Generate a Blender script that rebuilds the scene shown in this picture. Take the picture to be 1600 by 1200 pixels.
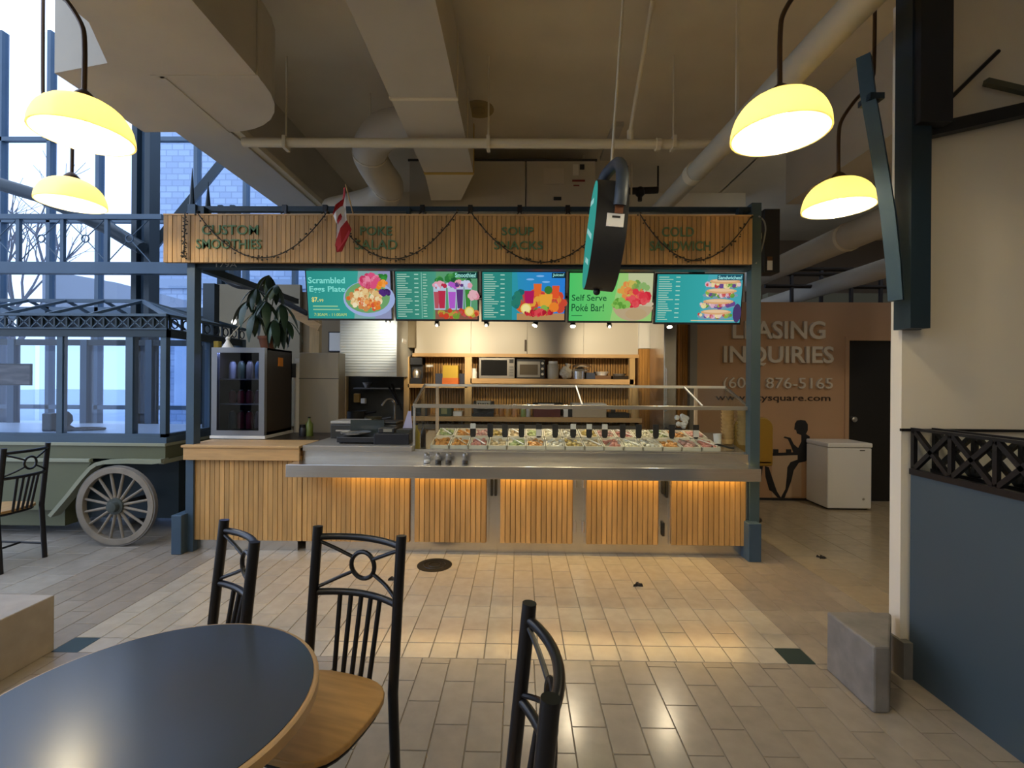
import bpy, math, random
from mathutils import Vector, Matrix
random.seed(11)
for o in list(bpy.data.objects):
    bpy.data.objects.remove(o)
S = bpy.context.scene
COL = S.collection

# ---------------------------------------------------------------- camera
F, HY, CAMZ = 740.0, 594.0, 1.55
YAW, ROLL = math.atan(11.0 / F), math.radians(-0.41)
cam = bpy.data.objects.new('camera', bpy.data.cameras.new('camera'))
COL.objects.link(cam)
cam.location = (0, 0, CAMZ)
cam.rotation_euler = (math.pi / 2, ROLL, YAW)
cam.data.sensor_width = 36.0
cam.data.lens = 36.0 * F / 1600.0
cam.data.shift_y = (HY - 600.0) / 1600.0
cam.data.clip_start = 0.02
S.camera = cam
# ---------------------------------------------------------------- sky
W = bpy.data.worlds.new('overcast_sky')
S.world = W
W.use_nodes = True
bg = W.node_tree.nodes['Background']
bg.inputs[0].default_value = (0.56, 0.68, 0.92, 1)
bg.inputs[1].default_value = 1.5
# ---------------------------------------------------------------- exposure
S.view_settings.view_transform = 'Standard'
S.view_settings.look = 'None'
S.view_settings.gamma = 1.0
S.view_settings.use_curve_mapping = False
S.view_settings.exposure = 0.85
PENDANT_W, SPOT_W, PASSAGE_W = 8.0, 8.5, 75.0

# ---------------------------------------------------------------- pixel helpers
_M = Matrix.Rotation(YAW, 3, 'Z') @ Matrix.Rotation(ROLL, 3, 'Y')
_R, _F, _U = _M @ Vector((1, 0, 0)), _M @ Vector((0, 1, 0)), _M @ Vector((0, 0, 1))
CAM = Vector((0, 0, CAMZ))
def ray(px, py):
    return _R * ((px - 800) / F) + _F + _U * ((HY - py) / F)
def at(px, py, Y):
    d = ray(px, py)
    return CAM + d * (Y / d.y)
def atz(px, py, z):
    d = ray(px, py)
    return CAM + d * ((z - CAMZ) / d.z)
def rect(a, b, c, d, Y):
    m, n = (b + d) / 2, (a + c) / 2
    return at(a, m, Y).x, at(c, m, Y).x, at(n, d, Y).z, at(n, b, Y).z

# ---------------------------------------------------------------- mesh builder
class MB:
    def __init__(s):
        s.v, s.f = [], []
    def add(s, vs, fs):
        k = len(s.v)
        s.v += [tuple(p) for p in vs]
        s.f += [tuple(i + k for i in f) for f in fs]
        return s
    def box(s, x0, x1, y0, y1, z0, z1):
        return s.add([(x, y, z) for z in (z0, z1) for y in (y0, y1) for x in (x0, x1)],
                     [(0, 2, 3, 1), (4, 5, 7, 6), (0, 1, 5, 4), (2, 6, 7, 3), (0, 4, 6, 2), (1, 3, 7, 5)])
    def pbox(s, a, b, c, d, Y, dep):
        x0, x1, z0, z1 = rect(a, b, c, d, Y)
        return s.box(x0, x1, Y, Y + dep, z0, z1)
    def bar(s, p0, p1, w, h, up=(0, 0, 1)):
        p0, p1 = Vector(p0), Vector(p1)
        t = (p1 - p0).normalized()
        u = Vector(up)
        a = t.cross(u)
        if a.length < 1e-4:
            a = t.cross(Vector((0, 1, 0)))
        a.normalize()
        b = a.cross(t)
        vs = []
        for p in (p0, p1):
            for i, j in ((-1, -1), (1, -1), (1, 1), (-1, 1)):
                vs.append(p + a * (i * w / 2) + b * (j * h / 2))
        return s.add(vs, [(0, 1, 2, 3), (7, 6, 5, 4), (0, 4, 5, 1), (1, 5, 6, 2), (2, 6, 7, 3), (3, 7, 4, 0)])
    def tube(s, pts, r, n=8, closed=False, r2=None):
        pts = [Vector(p) for p in pts]
        N = len(pts)
        rr = r if isinstance(r, (list, tuple)) else [r + ((r2 if r2 is not None else r) - r) * i / max(1, N - 1) for i in range(N)]
        vs, fs = [], []
        prev = None
        for i, p in enumerate(pts):
            if closed:
                t = pts[(i + 1) % N] - pts[i - 1]
            else:
                t = pts[min(i + 1, N - 1)] - pts[max(i - 1, 0)]
            t.normalize()
            if prev is None:
                a = t.cross(Vector((0, 0, 1)))
                if a.length < 1e-3:
                    a = t.cross(Vector((0, 1, 0)))
            else:
                a = prev - t * prev.dot(t)
            a.normalize()
            prev = a
            b = t.cross(a)
            for k in range(n):
                q = 2 * math.pi * k / n
                vs.append(p + (a * math.cos(q) + b * math.sin(q)) * rr[i])
        for i in range(N if closed else N - 1):
            j = (i + 1) % N
            for k in range(n):
                l = (k + 1) % n
                fs.append((i * n + k, i * n + l, j * n + l, j * n + k))
        if not closed:
            fs.append(tuple(range(n))[::-1])
            fs.append(tuple((N - 1) * n + k for k in range(n)))
        return s.add(vs, fs)
    def cyl(s, p0, p1, r, n=14, r2=None):
        return s.tube([p0, p1], r, n, r2=r2)
    def lathe(s, c, prof, n=24, closed=False):
        vs, fs = [], []
        m = len(prof)
        for r, z in prof:
            for k in range(n):
                q = 2 * math.pi * k / n
                vs.append((c[0] + r * math.cos(q), c[1] + r * math.sin(q), c[2] + z))
        for i in range(m if closed else m - 1):
            j = (i + 1) % m
            for k in range(n):
                l = (k + 1) % n
                fs.append((i * n + k, i * n + l, j * n + l, j * n + k))
        if not closed:
            if prof[0][0] > 1e-4:
                fs.append(tuple(range(n))[::-1])
            if prof[-1][0] > 1e-4:
                fs.append(tuple((m - 1) * n + k for k in range(n)))
        return s.add(vs, fs)
    def prism(s, poly, axis, a0, a1):
        n = len(poly)
        def P(u, v, a):
            return {'x': (a, u, v), 'y': (u, a, v), 'z': (u, v, a)}[axis]
        vs = [P(u, v, a0) for u, v in poly] + [P(u, v, a1) for u, v in poly]
        fs = [tuple(range(n))[::-1], tuple(range(n, 2 * n))] + [(i, (i + 1) % n, n + (i + 1) % n, n + i) for i in range(n)]
        return s.add(vs, fs)
    def ball(s, c, r, n=10, m=6, sc=(1, 1, 1)):
        vs, fs = [], []
        for i in range(m + 1):
            t = math.pi * i / m
            for k in range(n):
                q = 2 * math.pi * k / n
                rr = max(1e-4, math.sin(t))
                vs.append((c[0] + r * sc[0] * rr * math.cos(q), c[1] + r * sc[1] * rr * math.sin(q), c[2] + r * sc[2] * math.cos(t)))
        for i in range(m):
            for k in range(n):
                l = (k + 1) % n
                fs.append((i * n + k, (i + 1) * n + k, (i + 1) * n + l, i * n + l))
        return s.add(vs, fs)
    def xf(s, M):
        s.v = [tuple(M @ Vector(p)) for p in s.v]
        return s
    def mesh(s, name, m, smooth=False):
        me = bpy.data.meshes.new(name)
        me.from_pydata(s.v, [], s.f)
        me.update()
        if m:
            me.materials.append(m)
        if smooth:
            me.polygons.foreach_set('use_smooth', [True] * len(me.polygons))
            me.set_sharp_from_angle(angle=math.radians(40))
        return me
    def build(s, name, m, parent=None, smooth=False, bevel=0, kind=None):
        o = bpy.data.objects.new(name, s.mesh(name, m, smooth))
        COL.objects.link(o)
        link(o, parent)
        if bevel:
            b = o.modifiers.new('bevel', 'BEVEL')
            b.width = bevel; b.segments = 2; b.limit_method = 'ANGLE'
        if kind:
            o['kind'] = kind
        return o

def link(o, parent):
    if parent:
        o.parent = parent
        if parent.type == 'EMPTY':
            o.matrix_parent_inverse = Matrix.Translation(-parent.location)

def tag(o, label, cat, group=None):
    o['label'] = label
    o['category'] = cat
    if group:
        o['group'] = group
    return o
def thing(name, label, cat, loc=(0, 0, 0), group=None):
    o = bpy.data.objects.new(name, None)
    o.empty_display_size = 0.05
    COL.objects.link(o)
    o.location = loc
    return tag(o, label, cat, group)
def struct(o):
    o['kind'] = 'structure'
    return o
def inst(src, parent=None, off=(0, 0, 0)):
    c = src.copy()
    COL.objects.link(c)
    c.parent = None
    c.location = Vector(off)
    link(c, parent)
    return c
def copy_tree(o, parent=None):
    c = o.copy()
    COL.objects.link(c)
    if parent:
        c.parent = parent
    for ch in list(o.children):
        copy_tree(ch, c)
    return c
def text_mesh(body, name, w, h, ex=0.0, bold=0.0):
    """lettering as a mesh filling w x h, in the x-z plane, facing -y, centred"""
    cu = bpy.data.curves.new(name, 'FONT')
    cu.body = body
    cu.align_x = 'CENTER'
    cu.extrude = 0.05 if ex else 0.0
    cu.offset = bold
    cu.resolution_u = 3
    ob = bpy.data.objects.new(name, cu)
    COL.objects.link(ob)
    dg = bpy.context.evaluated_depsgraph_get()
    me = bpy.data.meshes.new_from_object(ob.evaluated_get(dg))
    bpy.data.objects.remove(ob)
    xs = [v.co.x for v in me.vertices]; ys = [v.co.y for v in me.vertices]
    cx, cy = (min(xs) + max(xs)) / 2, (min(ys) + max(ys)) / 2
    sx, sy = w / (max(xs) - min(xs)), h / (max(ys) - min(ys))
    for v in me.vertices:
        x, y, z = v.co
        v.co = ((x - cx) * sx, -z * (ex / 0.05 if ex else 0), (y - cy) * sy)
    me.name = name
    return me
def letters(body, name, m, w, h, loc, parent=None, ex=0.0, bold=0.0, rx=0.0):
    me = text_mesh(body, name, w, h, ex, bold)
    me.materials.clear()
    me.materials.append(m)
    o = bpy.data.objects.new(name, me)
    COL.objects.link(o)
    me.transform(Matrix.Translation(Vector(loc)) @ Matrix.Rotation(rx, 4, 'X'))
    link(o, parent)
    return o

# ---------------------------------------------------------------- materials
def lin(h):
    if isinstance(h, str):
        h = [int(h[i:i + 2], 16) / 255 for i in (0, 2, 4)]
        h = [c / 12.92 if c <= 0.04045 else ((c + 0.055) / 1.055) ** 2.4 for c in h]
    return tuple(h)
_mc = {}
def mat(name, col, rough=0.5, metal=0.0, noise=None, var=0.12, stretch=(1, 1, 1), rand=0.0, bump=0.0, spec=None, bscale=None):
    if name in _mc:
        return _mc[name]
    col = lin(col)
    m = bpy.data.materials.new(name)
    m.use_nodes = True
    nt = m.node_tree
    b = nt.nodes['Principled BSDF']
    b.inputs['Roughness'].default_value = rough
    b.inputs['Metallic'].default_value = metal
    if spec is not None:
        b.inputs['Specular IOR Level'].default_value = spec
    b.inputs['Base Color'].default_value = (*col, 1)
    out = None
    if noise or rand:
        rgb = nt.nodes.new('ShaderNodeRGB')
        rgb.outputs[0].default_value = (*col, 1)
        out = rgb.outputs[0]
    oi = nt.nodes.new('ShaderNodeObjectInfo') if rand else None
    if noise:
        tc = nt.nodes.new('ShaderNodeTexCoord')
        mp = nt.nodes.new('ShaderNodeMapping')
        mp.inputs['Scale'].default_value = stretch
        nt.links.new(tc.outputs['Object'], mp.inputs[0])
        if oi:
            mul = nt.nodes.new('ShaderNodeMath'); mul.operation = 'MULTIPLY'; mul.inputs[1].default_value = 37.0
            nt.links.new(oi.outputs['Random'], mul.inputs[0])
            cb = nt.nodes.new('ShaderNodeCombineXYZ')
            for i in range(3):
                nt.links.new(mul.outputs[0], cb.inputs[i])
            nt.links.new(cb.outputs[0], mp.inputs['Location'])
        nz = nt.nodes.new('ShaderNodeTexNoise')
        nz.inputs['Scale'].default_value = noise
        nz.inputs['Detail'].default_value = 4
        nt.links.new(mp.outputs[0], nz.inputs['Vector'])
        mr = nt.nodes.new('ShaderNodeMapRange')
        mr.inputs[1].default_value = 0.3; mr.inputs[2].default_value = 0.7
        mr.inputs[3].default_value = 1 - var; mr.inputs[4].default_value = 1 + var
        nt.links.new(nz.outputs[0], mr.inputs[0])
        hs = nt.nodes.new('ShaderNodeHueSaturation')
        nt.links.new(mr.outputs[0], hs.inputs['Value'])
        nt.links.new(out, hs.inputs['Color'])
        out = hs.outputs[0]
        if bump:
            bp = nt.nodes.new('ShaderNodeBump')
            bp.inputs['Strength'].default_value = bump
            bp.inputs['Distance'].default_value = 0.01
            nt.links.new(nz.outputs[0], bp.inputs['Height'])
            nt.links.new(bp.outputs[0], b.inputs['Normal'])
    if rand:
        mr = nt.nodes.new('ShaderNodeMapRange')
        mr.inputs[3].default_value = 1 - rand; mr.inputs[4].default_value = 1 + rand
        nt.links.new(oi.outputs['Random'], mr.inputs[0])
        hs = nt.nodes.new('ShaderNodeHueSaturation')
        nt.links.new(mr.outputs[0], hs.inputs['Value'])
        nt.links.new(out, hs.inputs['Color'])
        out = hs.outputs[0]
    if out:
        nt.links.new(out, b.inputs['Base Color'])
    _mc[name] = m
    return m
def emit(name, col, st=1.0):
    if name in _mc:
        return _mc[name]
    m = bpy.data.materials.new(name)
    m.use_nodes = True
    nt = m.node_tree
    nt.nodes.remove(nt.nodes['Principled BSDF'])
    e = nt.nodes.new('ShaderNodeEmission')
    e.inputs[0].default_value = (*lin(col), 1)
    e.inputs[1].default_value = st
    nt.links.new(e.outputs[0], nt.nodes['Material Output'].inputs[0])
    _mc[name] = m
    return m
def glass(name, tint=(1, 1, 1), ior=1.45, rough=0.0):
    if name in _mc:
        return _mc[name]
    m = bpy.data.materials.new(name)
    m.use_nodes = True
    nt = m.node_tree
    nt.nodes.remove(nt.nodes['Principled BSDF'])
    t = nt.nodes.new('ShaderNodeBsdfTransparent'); t.inputs[0].default_value = (*tint, 1)
    g = nt.nodes.new('ShaderNodeBsdfGlossy'); g.inputs['Roughness'].default_value = rough
    fr = nt.nodes.new('ShaderNodeFresnel'); fr.inputs[0].default_value = ior
    ge = nt.nodes.new('ShaderNodeNewGeometry')
    sb_ = nt.nodes.new('ShaderNodeMath'); sb_.operation = 'SUBTRACT'; sb_.inputs[0].default_value = 1.0
    nt.links.new(ge.outputs['Backfacing'], sb_.inputs[1])
    ml = nt.nodes.new('ShaderNodeMath'); ml.operation = 'MULTIPLY'
    nt.links.new(fr.outputs[0], ml.inputs[0]); nt.links.new(sb_.outputs[0], ml.inputs[1])
    mx = nt.nodes.new('ShaderNodeMixShader')
    nt.links.new(ml.outputs[0], mx.inputs[0]); nt.links.new(t.outputs[0], mx.inputs[1]); nt.links.new(g.outputs[0], mx.inputs[2])
    nt.links.new(mx.outputs[0], nt.nodes['Material Output'].inputs[0])
    _mc[name] = m
    return m
def wood(name, col, var=0.16, rand=0.17):
    return mat(name, col, 0.55, noise=5, var=var, stretch=(3, 3, 0.5), rand=rand)

WOOD = wood('pine_slat', 'C2975C')
WOODC = mat('pine_board', 'C9A06A', 0.5, noise=5, var=0.12, stretch=(0.8, 8, 8))
WOODV = mat('pine_post', 'C9A46C', 0.5, noise=5, var=0.12, stretch=(8, 8, 0.8))
WOODB = mat('pine_backing', '9A7444', 0.8)
WOODR = wood('orange_slat', 'B07B33')
STEEL = mat('brushed_steel', (0.60, 0.575, 0.54), 0.24, 0.92, noise=8, var=0.07, stretch=(0.6, 1, 20))
STEELD = mat('kick_steel', (0.30, 0.29, 0.29), 0.45, 0.7)
BLUE = mat('blue_grey_steel', '42576A', 0.5, 0.15, noise=3, var=0.08)
NAVY = mat('dark_teal_steel', '22323C', 0.45, 0.2)
BLACK = mat('black_metal', (0.012, 0.011, 0.012), 0.3, 0.3)
MATTE = mat('black_matte', (0.012, 0.012, 0.013), 0.55)
PLAST = mat('black_plastic', (0.02, 0.02, 0.024), 0.35)
CREAM = mat('cream_paint', 'CFC2A6', 0.7, noise=2, var=0.05)
GREYP = mat('grey_duct_paint', 'B5AB98', 0.6, noise=2.5, var=0.05)
WHITE = mat('white_paint', 'E2DED4', 0.55)
PAPER = mat('white_paper', 'EDEBE6', 0.7)
GLASS = glass('clear_glass', (0.96, 0.98, 0.97))
WINDOW = glass('window_glass', (0.88, 0.94, 1.0))
# ================================================================ SETTING
def tmat(n, h, r=0.2):
    return mat(n, h, r, noise=14, var=0.07, rand=0.05)
T_BEIGE = tmat('beige_tile', 'AFA594')
T_GREY = tmat('taupe_tile', '94897B')
T_PALE = tmat('pale_grey_tile', 'A0988C')
T_TAN = tmat('tan_tile', 'A09178')
T_GREEN = mat('dark_green_tile', '2B3B38', 0.3)
GROUT = mat('grout', '857B6D', 0.85)
FX0, FX1, FY0 = -2.63, 1.648, 2.63
floor = struct(MB().box(-12, 9, -5, 12, -0.2, -0.004).build('floor', GROUT))
TW, TL, GAP = 0.1527, 0.305, 0.004
tiles = []
def zone(x0, x1, y0, y1, m, w=TW, l=TL):
    nx = max(1, round((x1 - x0) / w)); w = (x1 - x0) / nx
    for i in range(nx):
        y = y0 - (l / 2 if i % 2 else 0)
        while y < y1:
            a, b = max(y, y0), min(y + l, y1)
            if b - a > 0.03:
                tiles.append((x0 + i * w + GAP / 2, x0 + (i + 1) * w - GAP / 2, a + GAP / 2, b - GAP / 2, m))
            y += l
zone(FX0, FX1, FY0 + TW, 4.3, T_BEIGE)
zone(FX0 + TW, FX1 - TW, FY0, FY0 + TW, T_BEIGE, l=TL)
zone(FX0, FX0 + TW, FY0, FY0 + TW, T_GREEN)
zone(FX1 - TW, FX1, FY0, FY0 + TW, T_GREEN)
zone(-3.46, FX0, FY0, 6.4, T_GREY)
zone(FX1, 2.41, FY0, 6.26, T_GREY)
zone(-3.46, 2.41, 0.6, FY0, T_GREY)
zone(-8.0, -3.46, 0.6, 8.0, T_PALE, 0.305, 0.305)
zone(2.41, 6.4, 0.6, 6.26, T_TAN, 0.305, 0.305)
zone(FX0, FX1, 4.3, 6.5, T_GREY, 0.305, 0.305)
def proj(x, y):
    d = Vector((x, y, 0)) - CAM
    f = d.dot(_F)
    return (800 + F * d.dot(_R) / f, HY - F * d.dot(_U) / f, f) if f > 0.1 else (-9999, 0, 1)
def tsize(t):
    x, y, f = proj((t[0] + t[1]) / 2, (t[2] + t[3]) / 2)
    if x < -60 or x > 1420 or y > 1230 or f > 5 or (y > 985 and x < 490) or (t[2] > 4.22 and FX0 < t[0] < FX1):
        return 0
    return (t[1] - t[0]) * (t[3] - t[2]) / f ** 3
tiles.sort(key=tsize, reverse=True)
cache = {}
for t in tiles[:300]:
    k = (round(t[1] - t[0], 4), round(t[3] - t[2], 4), t[4].name)
    if k not in cache:
        w, l = (t[1] - t[0]) / 2, (t[3] - t[2]) / 2
        e = 0.0015
        b = MB()
        b.add([(-w, -l, -0.004), (w, -l, -0.004), (w, l, -0.004), (-w, l, -0.004), (-w + e, -l + e, 0), (w - e, -l + e, 0), (w - e, l - e, 0), (-w + e, l - e, 0)],
              [(4, 5, 6, 7), (0, 1, 5, 4), (1, 2, 6, 5), (2, 3, 7, 6), (3, 0, 4, 7)])
        cache[k] = b.mesh('tile', t[4])
    o = bpy.data.objects.new('tile', cache[k])
    COL.objects.link(o)
    o.location = ((t[0] + t[1]) / 2, (t[2] + t[3]) / 2, 0)
    o.parent = floor
rest = {}
for t in tiles[300:]:
    b = rest.setdefault(t[4].name, (MB(), t[4]))[0]
    b.box(t[0], t[1], t[2], t[3], -0.0039, 0)
for n, (b, m) in rest.items():
    b.build('tile_field', m, floor, kind='stuff')

# ceiling slab and low soffit on the right
CEIL = mat('ceiling_concrete', 'CFC2A8', 0.85, noise=1.2, var=0.09)
SOFFIT = mat('soffit_paint', 'B5AB98', 0.8, noise=1.5, var=0.06)  # plain grey paint of fascia, soffit, duct seams and junction duct
CZ = 4.4
ceiling = struct(MB().box(-3.1, 3.02, -5, 7.4, CZ, CZ + 0.25).build('ceiling', CEIL))
MB().box(3.0, 3.3, -5, 5.4, 3.56, CZ).build('fascia', SOFFIT, ceiling)
MB().box(3.3, 9, -5, 5.4, 3.6, 3.75).build('soffit', SOFFIT, ceiling)
MB().box(3.0, 9, 5.4, 12, CZ, CZ + 0.2).build('ceiling_panel', CEIL, ceiling)
struct(MB().box(-3.1, 3.4, 7.2, 7.4, 2.2, CZ).build('wall_upper', CREAM))
struct(MB().box(-12, 9, -5.2, -5, -0.2, CZ).build('wall_rear', CREAM))
struct(MB().box(9, 9.2, -5, 12, -0.2, CZ).build('wall_right', CREAM))
struct(MB().box(2.9, 9, 9.6, 9.8, -0.2, CZ).build('wall_far', mat('brown_wall', '6B5A48', 0.9)))
# down-stand beam running away from the window wall, with its lip
beam = MB().box(-3.02, -2.54, 3.97, 7.2, 3.7, CZ).build('ceiling_beam', GREYP)
struct(beam)
MB().box(-2.54, -2.47, 3.97, 7.2, 3.72, 3.78).build('lip', CREAM, beam)

# leasing wall with door
LW = 6.27
LEAS = mat('tan_wall_paint', 'B08A66', 0.7, noise=2, var=0.03)
lx0, lx1 = at(1086, 620, LW).x, 6.4
dx0, dx1 = at(1325, 650, LW).x, at(1393, 650, LW).x
wl = MB().box(lx0, dx0, LW, LW + 0.12, 0, 2.6).box(dx0, dx1, LW, LW + 0.12, 2.1, 2.6).box(dx1, lx1, LW, LW + 0.12, 0, 2.6).build('wall_back', LEAS)
struct(wl)
MB().box(lx0, dx0, LW - 0.012, LW, 0, 0.03).build('base_strip', MATTE, wl)
dr = MB().box(dx0, dx1, LW + 0.02, LW + 0.07, 0, 2.1).build('door_1', mat('black_door', (0.014, 0.012, 0.010), 0.45))
struct(dr)
p = at(1332, 655, LW)
MB().cyl((p.x + 0.01, LW + 0.02, p.z), (p.x + 0.01, LW - 0.03, p.z), 0.035, 16).cyl((p.x + 0.01, LW - 0.03, p.z), (p.x + 0.01, LW - 0.05, p.z), 0.022, 12).build('door_knob', STEEL, dr, True)
MB().box(dx0 - 0.05, dx0, LW - 0.02, LW + 0.1, 0, 2.15).box(dx0, dx1, LW - 0.02, LW + 0.1, 2.1, 2.15).build('door_frame', LEAS, dr)
LET = mat('pale_lettering', 'C9BCA8', 0.5)
def wall_text(s, a, b, c, d, m, ex, bold=0.0, name='lettering'):
    x0, x1, z0, z1 = rect(a, b, c, d, LW)
    return letters(s, name, m, x1 - x0, z1 - z0, ((x0 + x1) / 2, LW - ex - 0.001, (z0 + z1) / 2), wl, ex, bold)
wall_text('LEASING', 1143, 502, 1287, 530, LET, 0.02, 0.02)
wall_text('INQUIRIES', 1129, 541, 1300, 572, LET, 0.02, 0.02)
wall_text('(604) 876-5165', 1129, 590, 1299, 612, LET, 0.015)
wall_text('www.citysquare.com', 1118, 617, 1297, 629, mat('brown_lettering', '33241A', 0.6), 0.004)
# printed silhouettes on the wall: a seated figure at a small table
INK = mat('black_print', (0.008, 0.007, 0.007), 0.6)
def decal(pts, name, m, dy=0.004):
    q = [at(x, y, LW) for x, y in pts]
    b = MB().prism([(v.x, v.z) for v in q], 'y', LW - dy, LW - 0.0005)
    return b.build(name, m, wl)
decal([(1242, 662), (1245, 657), (1251, 656), (1258, 657), (1262, 663), (1262, 672), (1259, 678), (1265, 682), (1264, 716), (1258, 721), (1248, 723), (1240, 735), (1236, 752), (1230, 768), (1228, 772), (1226, 778), (1219, 780), (1221, 775), (1227, 764), (1229, 745), (1230, 730), (1235, 722), (1246, 718), (1246, 711), (1240, 708), (1235, 695), (1231, 686), (1224, 684), (1226, 682), (1235, 684), (1240, 694), (1247, 700), (1252, 690), (1252, 680), (1245, 677), (1244, 672), (1241, 671)], 'seated_silhouette', INK)
decal([(1195, 728), (1201, 730), (1211, 760), (1214, 768), (1221, 779), (1214, 777), (1206, 768), (1202, 766), (1196, 745)], 'trouser_leg_silhouette', INK)
decal([(1184, 760), (1190, 742), (1192, 728), (1186, 728)], 'chair_leg_silhouette', INK)
decal([(1206, 708), (1252, 706), (1252, 711), (1206, 712)], 'table_silhouette', INK, 0.006)
for px in (1212, 1232):
    decal([(px - 4, 702), (px + 4, 702), (px + 4, 708), (px - 4, 708)], 'cup_silhouette', INK, 0.0065)
decal([(1206, 712), (1252, 711), (1252, 776), (1206, 777)], 'table_front_print', mat('pale_print', 'B59A7C', 0.7), 0.003)

# white column and blue-grey half wall with lattice
COLM = mat('column_plaster', 'E0D6C4', 0.7, noise=1.5, var=0.03)
colm = MB().box(2.035, 4.2, 2.55, 2.625, 0, 3.6).build('wall_column', COLM)
struct(colm)
MB().box(2.02, 2.035, 2.505, 2.63, 0, 0.19).box(2.035, 2.068, 2.505, 2.549, 0, 0.19).build('base_strip', mat('grey_base', '6E6B66', 0.8, noise=8, var=0.15), colm)
PARTM = mat('slate_blue_panel', '3D4A52', 0.6, noise=2, var=0.04)
hw = struct(MB().box(2.07, 2.19, -0.6, 2.53, 0, 1.07).build('wall_partition', PARTM))
lat = thing('lattice_screen', 'black iron lattice screen of crossed squares on slate blue half wall', 'screen', (2.13, 1.0, 1.07))
for X in (2.075, 2.185):
    MB().box(X - 0.008, X + 0.008, -0.6, 2.53, 1.30, 1.315).build('rail', BLACK, lat)
    MB().box(X - 0.014, X + 0.014, -0.6, 2.53, 1.07, 1.10).build('bottom_rail', BLACK, lat)
    y = 2.52
    while y > -0.4:
        MB().box(X - 0.01, X + 0.01, y - 0.014, y + 0.006, 1.1, 1.3).build('upright', BLACK, lat)
        MB().bar((X, y - 0.01, 1.1), (X, y - 0.21, 1.3), 0.02, 0.022).bar((X, y - 0.01, 1.3), (X, y - 0.21, 1.1), 0.02, 0.022).build('cross_brace', BLACK, lat)
        y -= 0.215
MB().box(2.127, 2.133, -0.6, 2.53, 1.10, 1.30).build('glass_pane', GLASS, lat)
MB().box(2.02, 2.9, 2.528, 2.542, 1.295, 1.309).build('wall_rail', BLACK, lat)
# steel post, curved bracket and rafter on the column
post = thing('bracket_post', 'dark steel post with curved bracket on white column', 'post', (2.06, 2.5, 1.83))
MB().box(1.99, 2.09, 2.44, 2.55, 1.83, 4.39).build('post', NAVY, post)
MB().box(2.0, 2.16, 2.40, 2.55, 2.86, 4.39).build('upper_post', MATTE, post)
MB().box(2.09, 2.112, 2.52, 2.55, 1.83, 2.86).build('edge_strip', NAVY, post)
cp = [at(x, y, 2.46) for x, y in ((1350, 90), (1357, 150), (1366, 200), (1377, 265), (1388, 335), (1396, 410), (1400, 470))]
b = MB().tube(cp, 0.042, 4)
b.build('curved_bracket', mat('teal_steel', '2C4450', 0.45, 0.2), post)
MB().bar(at(1350, 157, 2.46), at(1372, 157, 2.46), 0.09, 0.03).build('flange', NAVY, post)
raf = thing('roof_rafter', 'black steel rafter with thin brace crossing white column', 'rafter', tuple(at(1420, 213, 2.5)))
MB().bar(at(1415, 214, 2.5), at(1700, 150, 2.5), 0.06, 0.062).build('beam', MATTE, raf)
MB().cyl(at(1430, 208, 2.5), at(1560, 80, 2.5), 0.011, 8).build('brace', BLACK, raf)
MB().bar(at(1540, 128, 2.5), at(1720, 170, 2.5), 0.03, 0.03).build('upper_brace', mat('olive_steel', '50503E', 0.5), raf)

# concrete blocks
CONC = mat('concrete', '7D7770', 0.85, noise=9, var=0.18, bump=0.3)
CONCW = mat('pale_concrete', '9A9186', 0.8, noise=9, var=0.10, bump=0.15)
a = atz(85, 1016, 0)
tag(MB().box(a.x - 1.6, a.x, 0.9, a.y, 0, 0.315).build('bench_block', CONCW, bevel=0.006), 'low pale stone bench block beside round table', 'bench')
a = atz(1291, 1046, 0)
blk = thing('concrete_block', 'chipped grey concrete block standing beside white column', 'block', (a.x + 0.3, a.y - 0.4, 0))
MB().prism([(a.x, a.y - 0.34), (a.x + 0.075, a.y - 0.34), (2.0, a.y - 0.02), (2.0, a.y), (a.x, a.y)], 'z', 0, 0.315).build('block', CONC, blk, bevel=0.012)

# ================================================================ ATRIUM (left)
GF = 8.0
win = MB()
mull = []
for i, x in enumerate([-13.2 + 0.85 * k for k in range(13)]):
    mull.append(x)
fr = struct(MB().box(-13.5, -3.0, GF, GF + 0.1, 2.55, 2.75).build('window_1', BLUE))
for x in mull:
    MB().box(x - 0.032, x + 0.032, GF, GF + 0.12, 0, 7.5).build('mullion', BLUE, fr)
for z in (0.1, 1.0, 4.2, 5.6):
    MB().box(-13.5, -3.0, GF, GF + 0.08, z, z + 0.07).build('transom', BLUE, fr)
for i in range(len(mull) - 1):
    MB().box(mull[i], mull[i + 1], GF + 0.05, GF + 0.056, 0, 7.5).build('pane', WINDOW, fr)
# steel columns and braces
def hcol(px, Y, w, label, top=7.5):
    x = at(px, 300, Y).x
    t = thing('steel_column', label, 'column', (x, Y, 0))
    MB().box(x - w / 2, x - w / 2 + 0.07, Y - 0.09, Y + 0.09, 0, top).build('flange', NAVY, t)
    MB().box(x + w / 2 - 0.07, x + w / 2, Y - 0.09, Y + 0.09, 0, top).build('flange', NAVY, t)
    MB().box(x - w / 2 + 0.07, x + w / 2 - 0.07, Y - 0.01, Y + 0.05, 0, top).build('web', BLUE, t)
    return t
c1 = hcol(228, 6.2, 0.24, 'dark blue steel column behind the vendor cart roof')
c2 = hcol(359, 7.0, 0.25, 'dark blue steel column behind the fridge and tall plant', 4.1)
tag(MB().bar(at(232, 395, 6.4), at(350, 250, 6.9), 0.12, 0.10).build('diagonal_brace', NAVY), 'dark blue diagonal steel brace against brick building', 'brace')
ap = [at(x, y, 6.0) for x, y in ((-140, 262), (-60, 272), (0, 288), (60, 306), (120, 333), (175, 360), (222, 388))]
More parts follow.
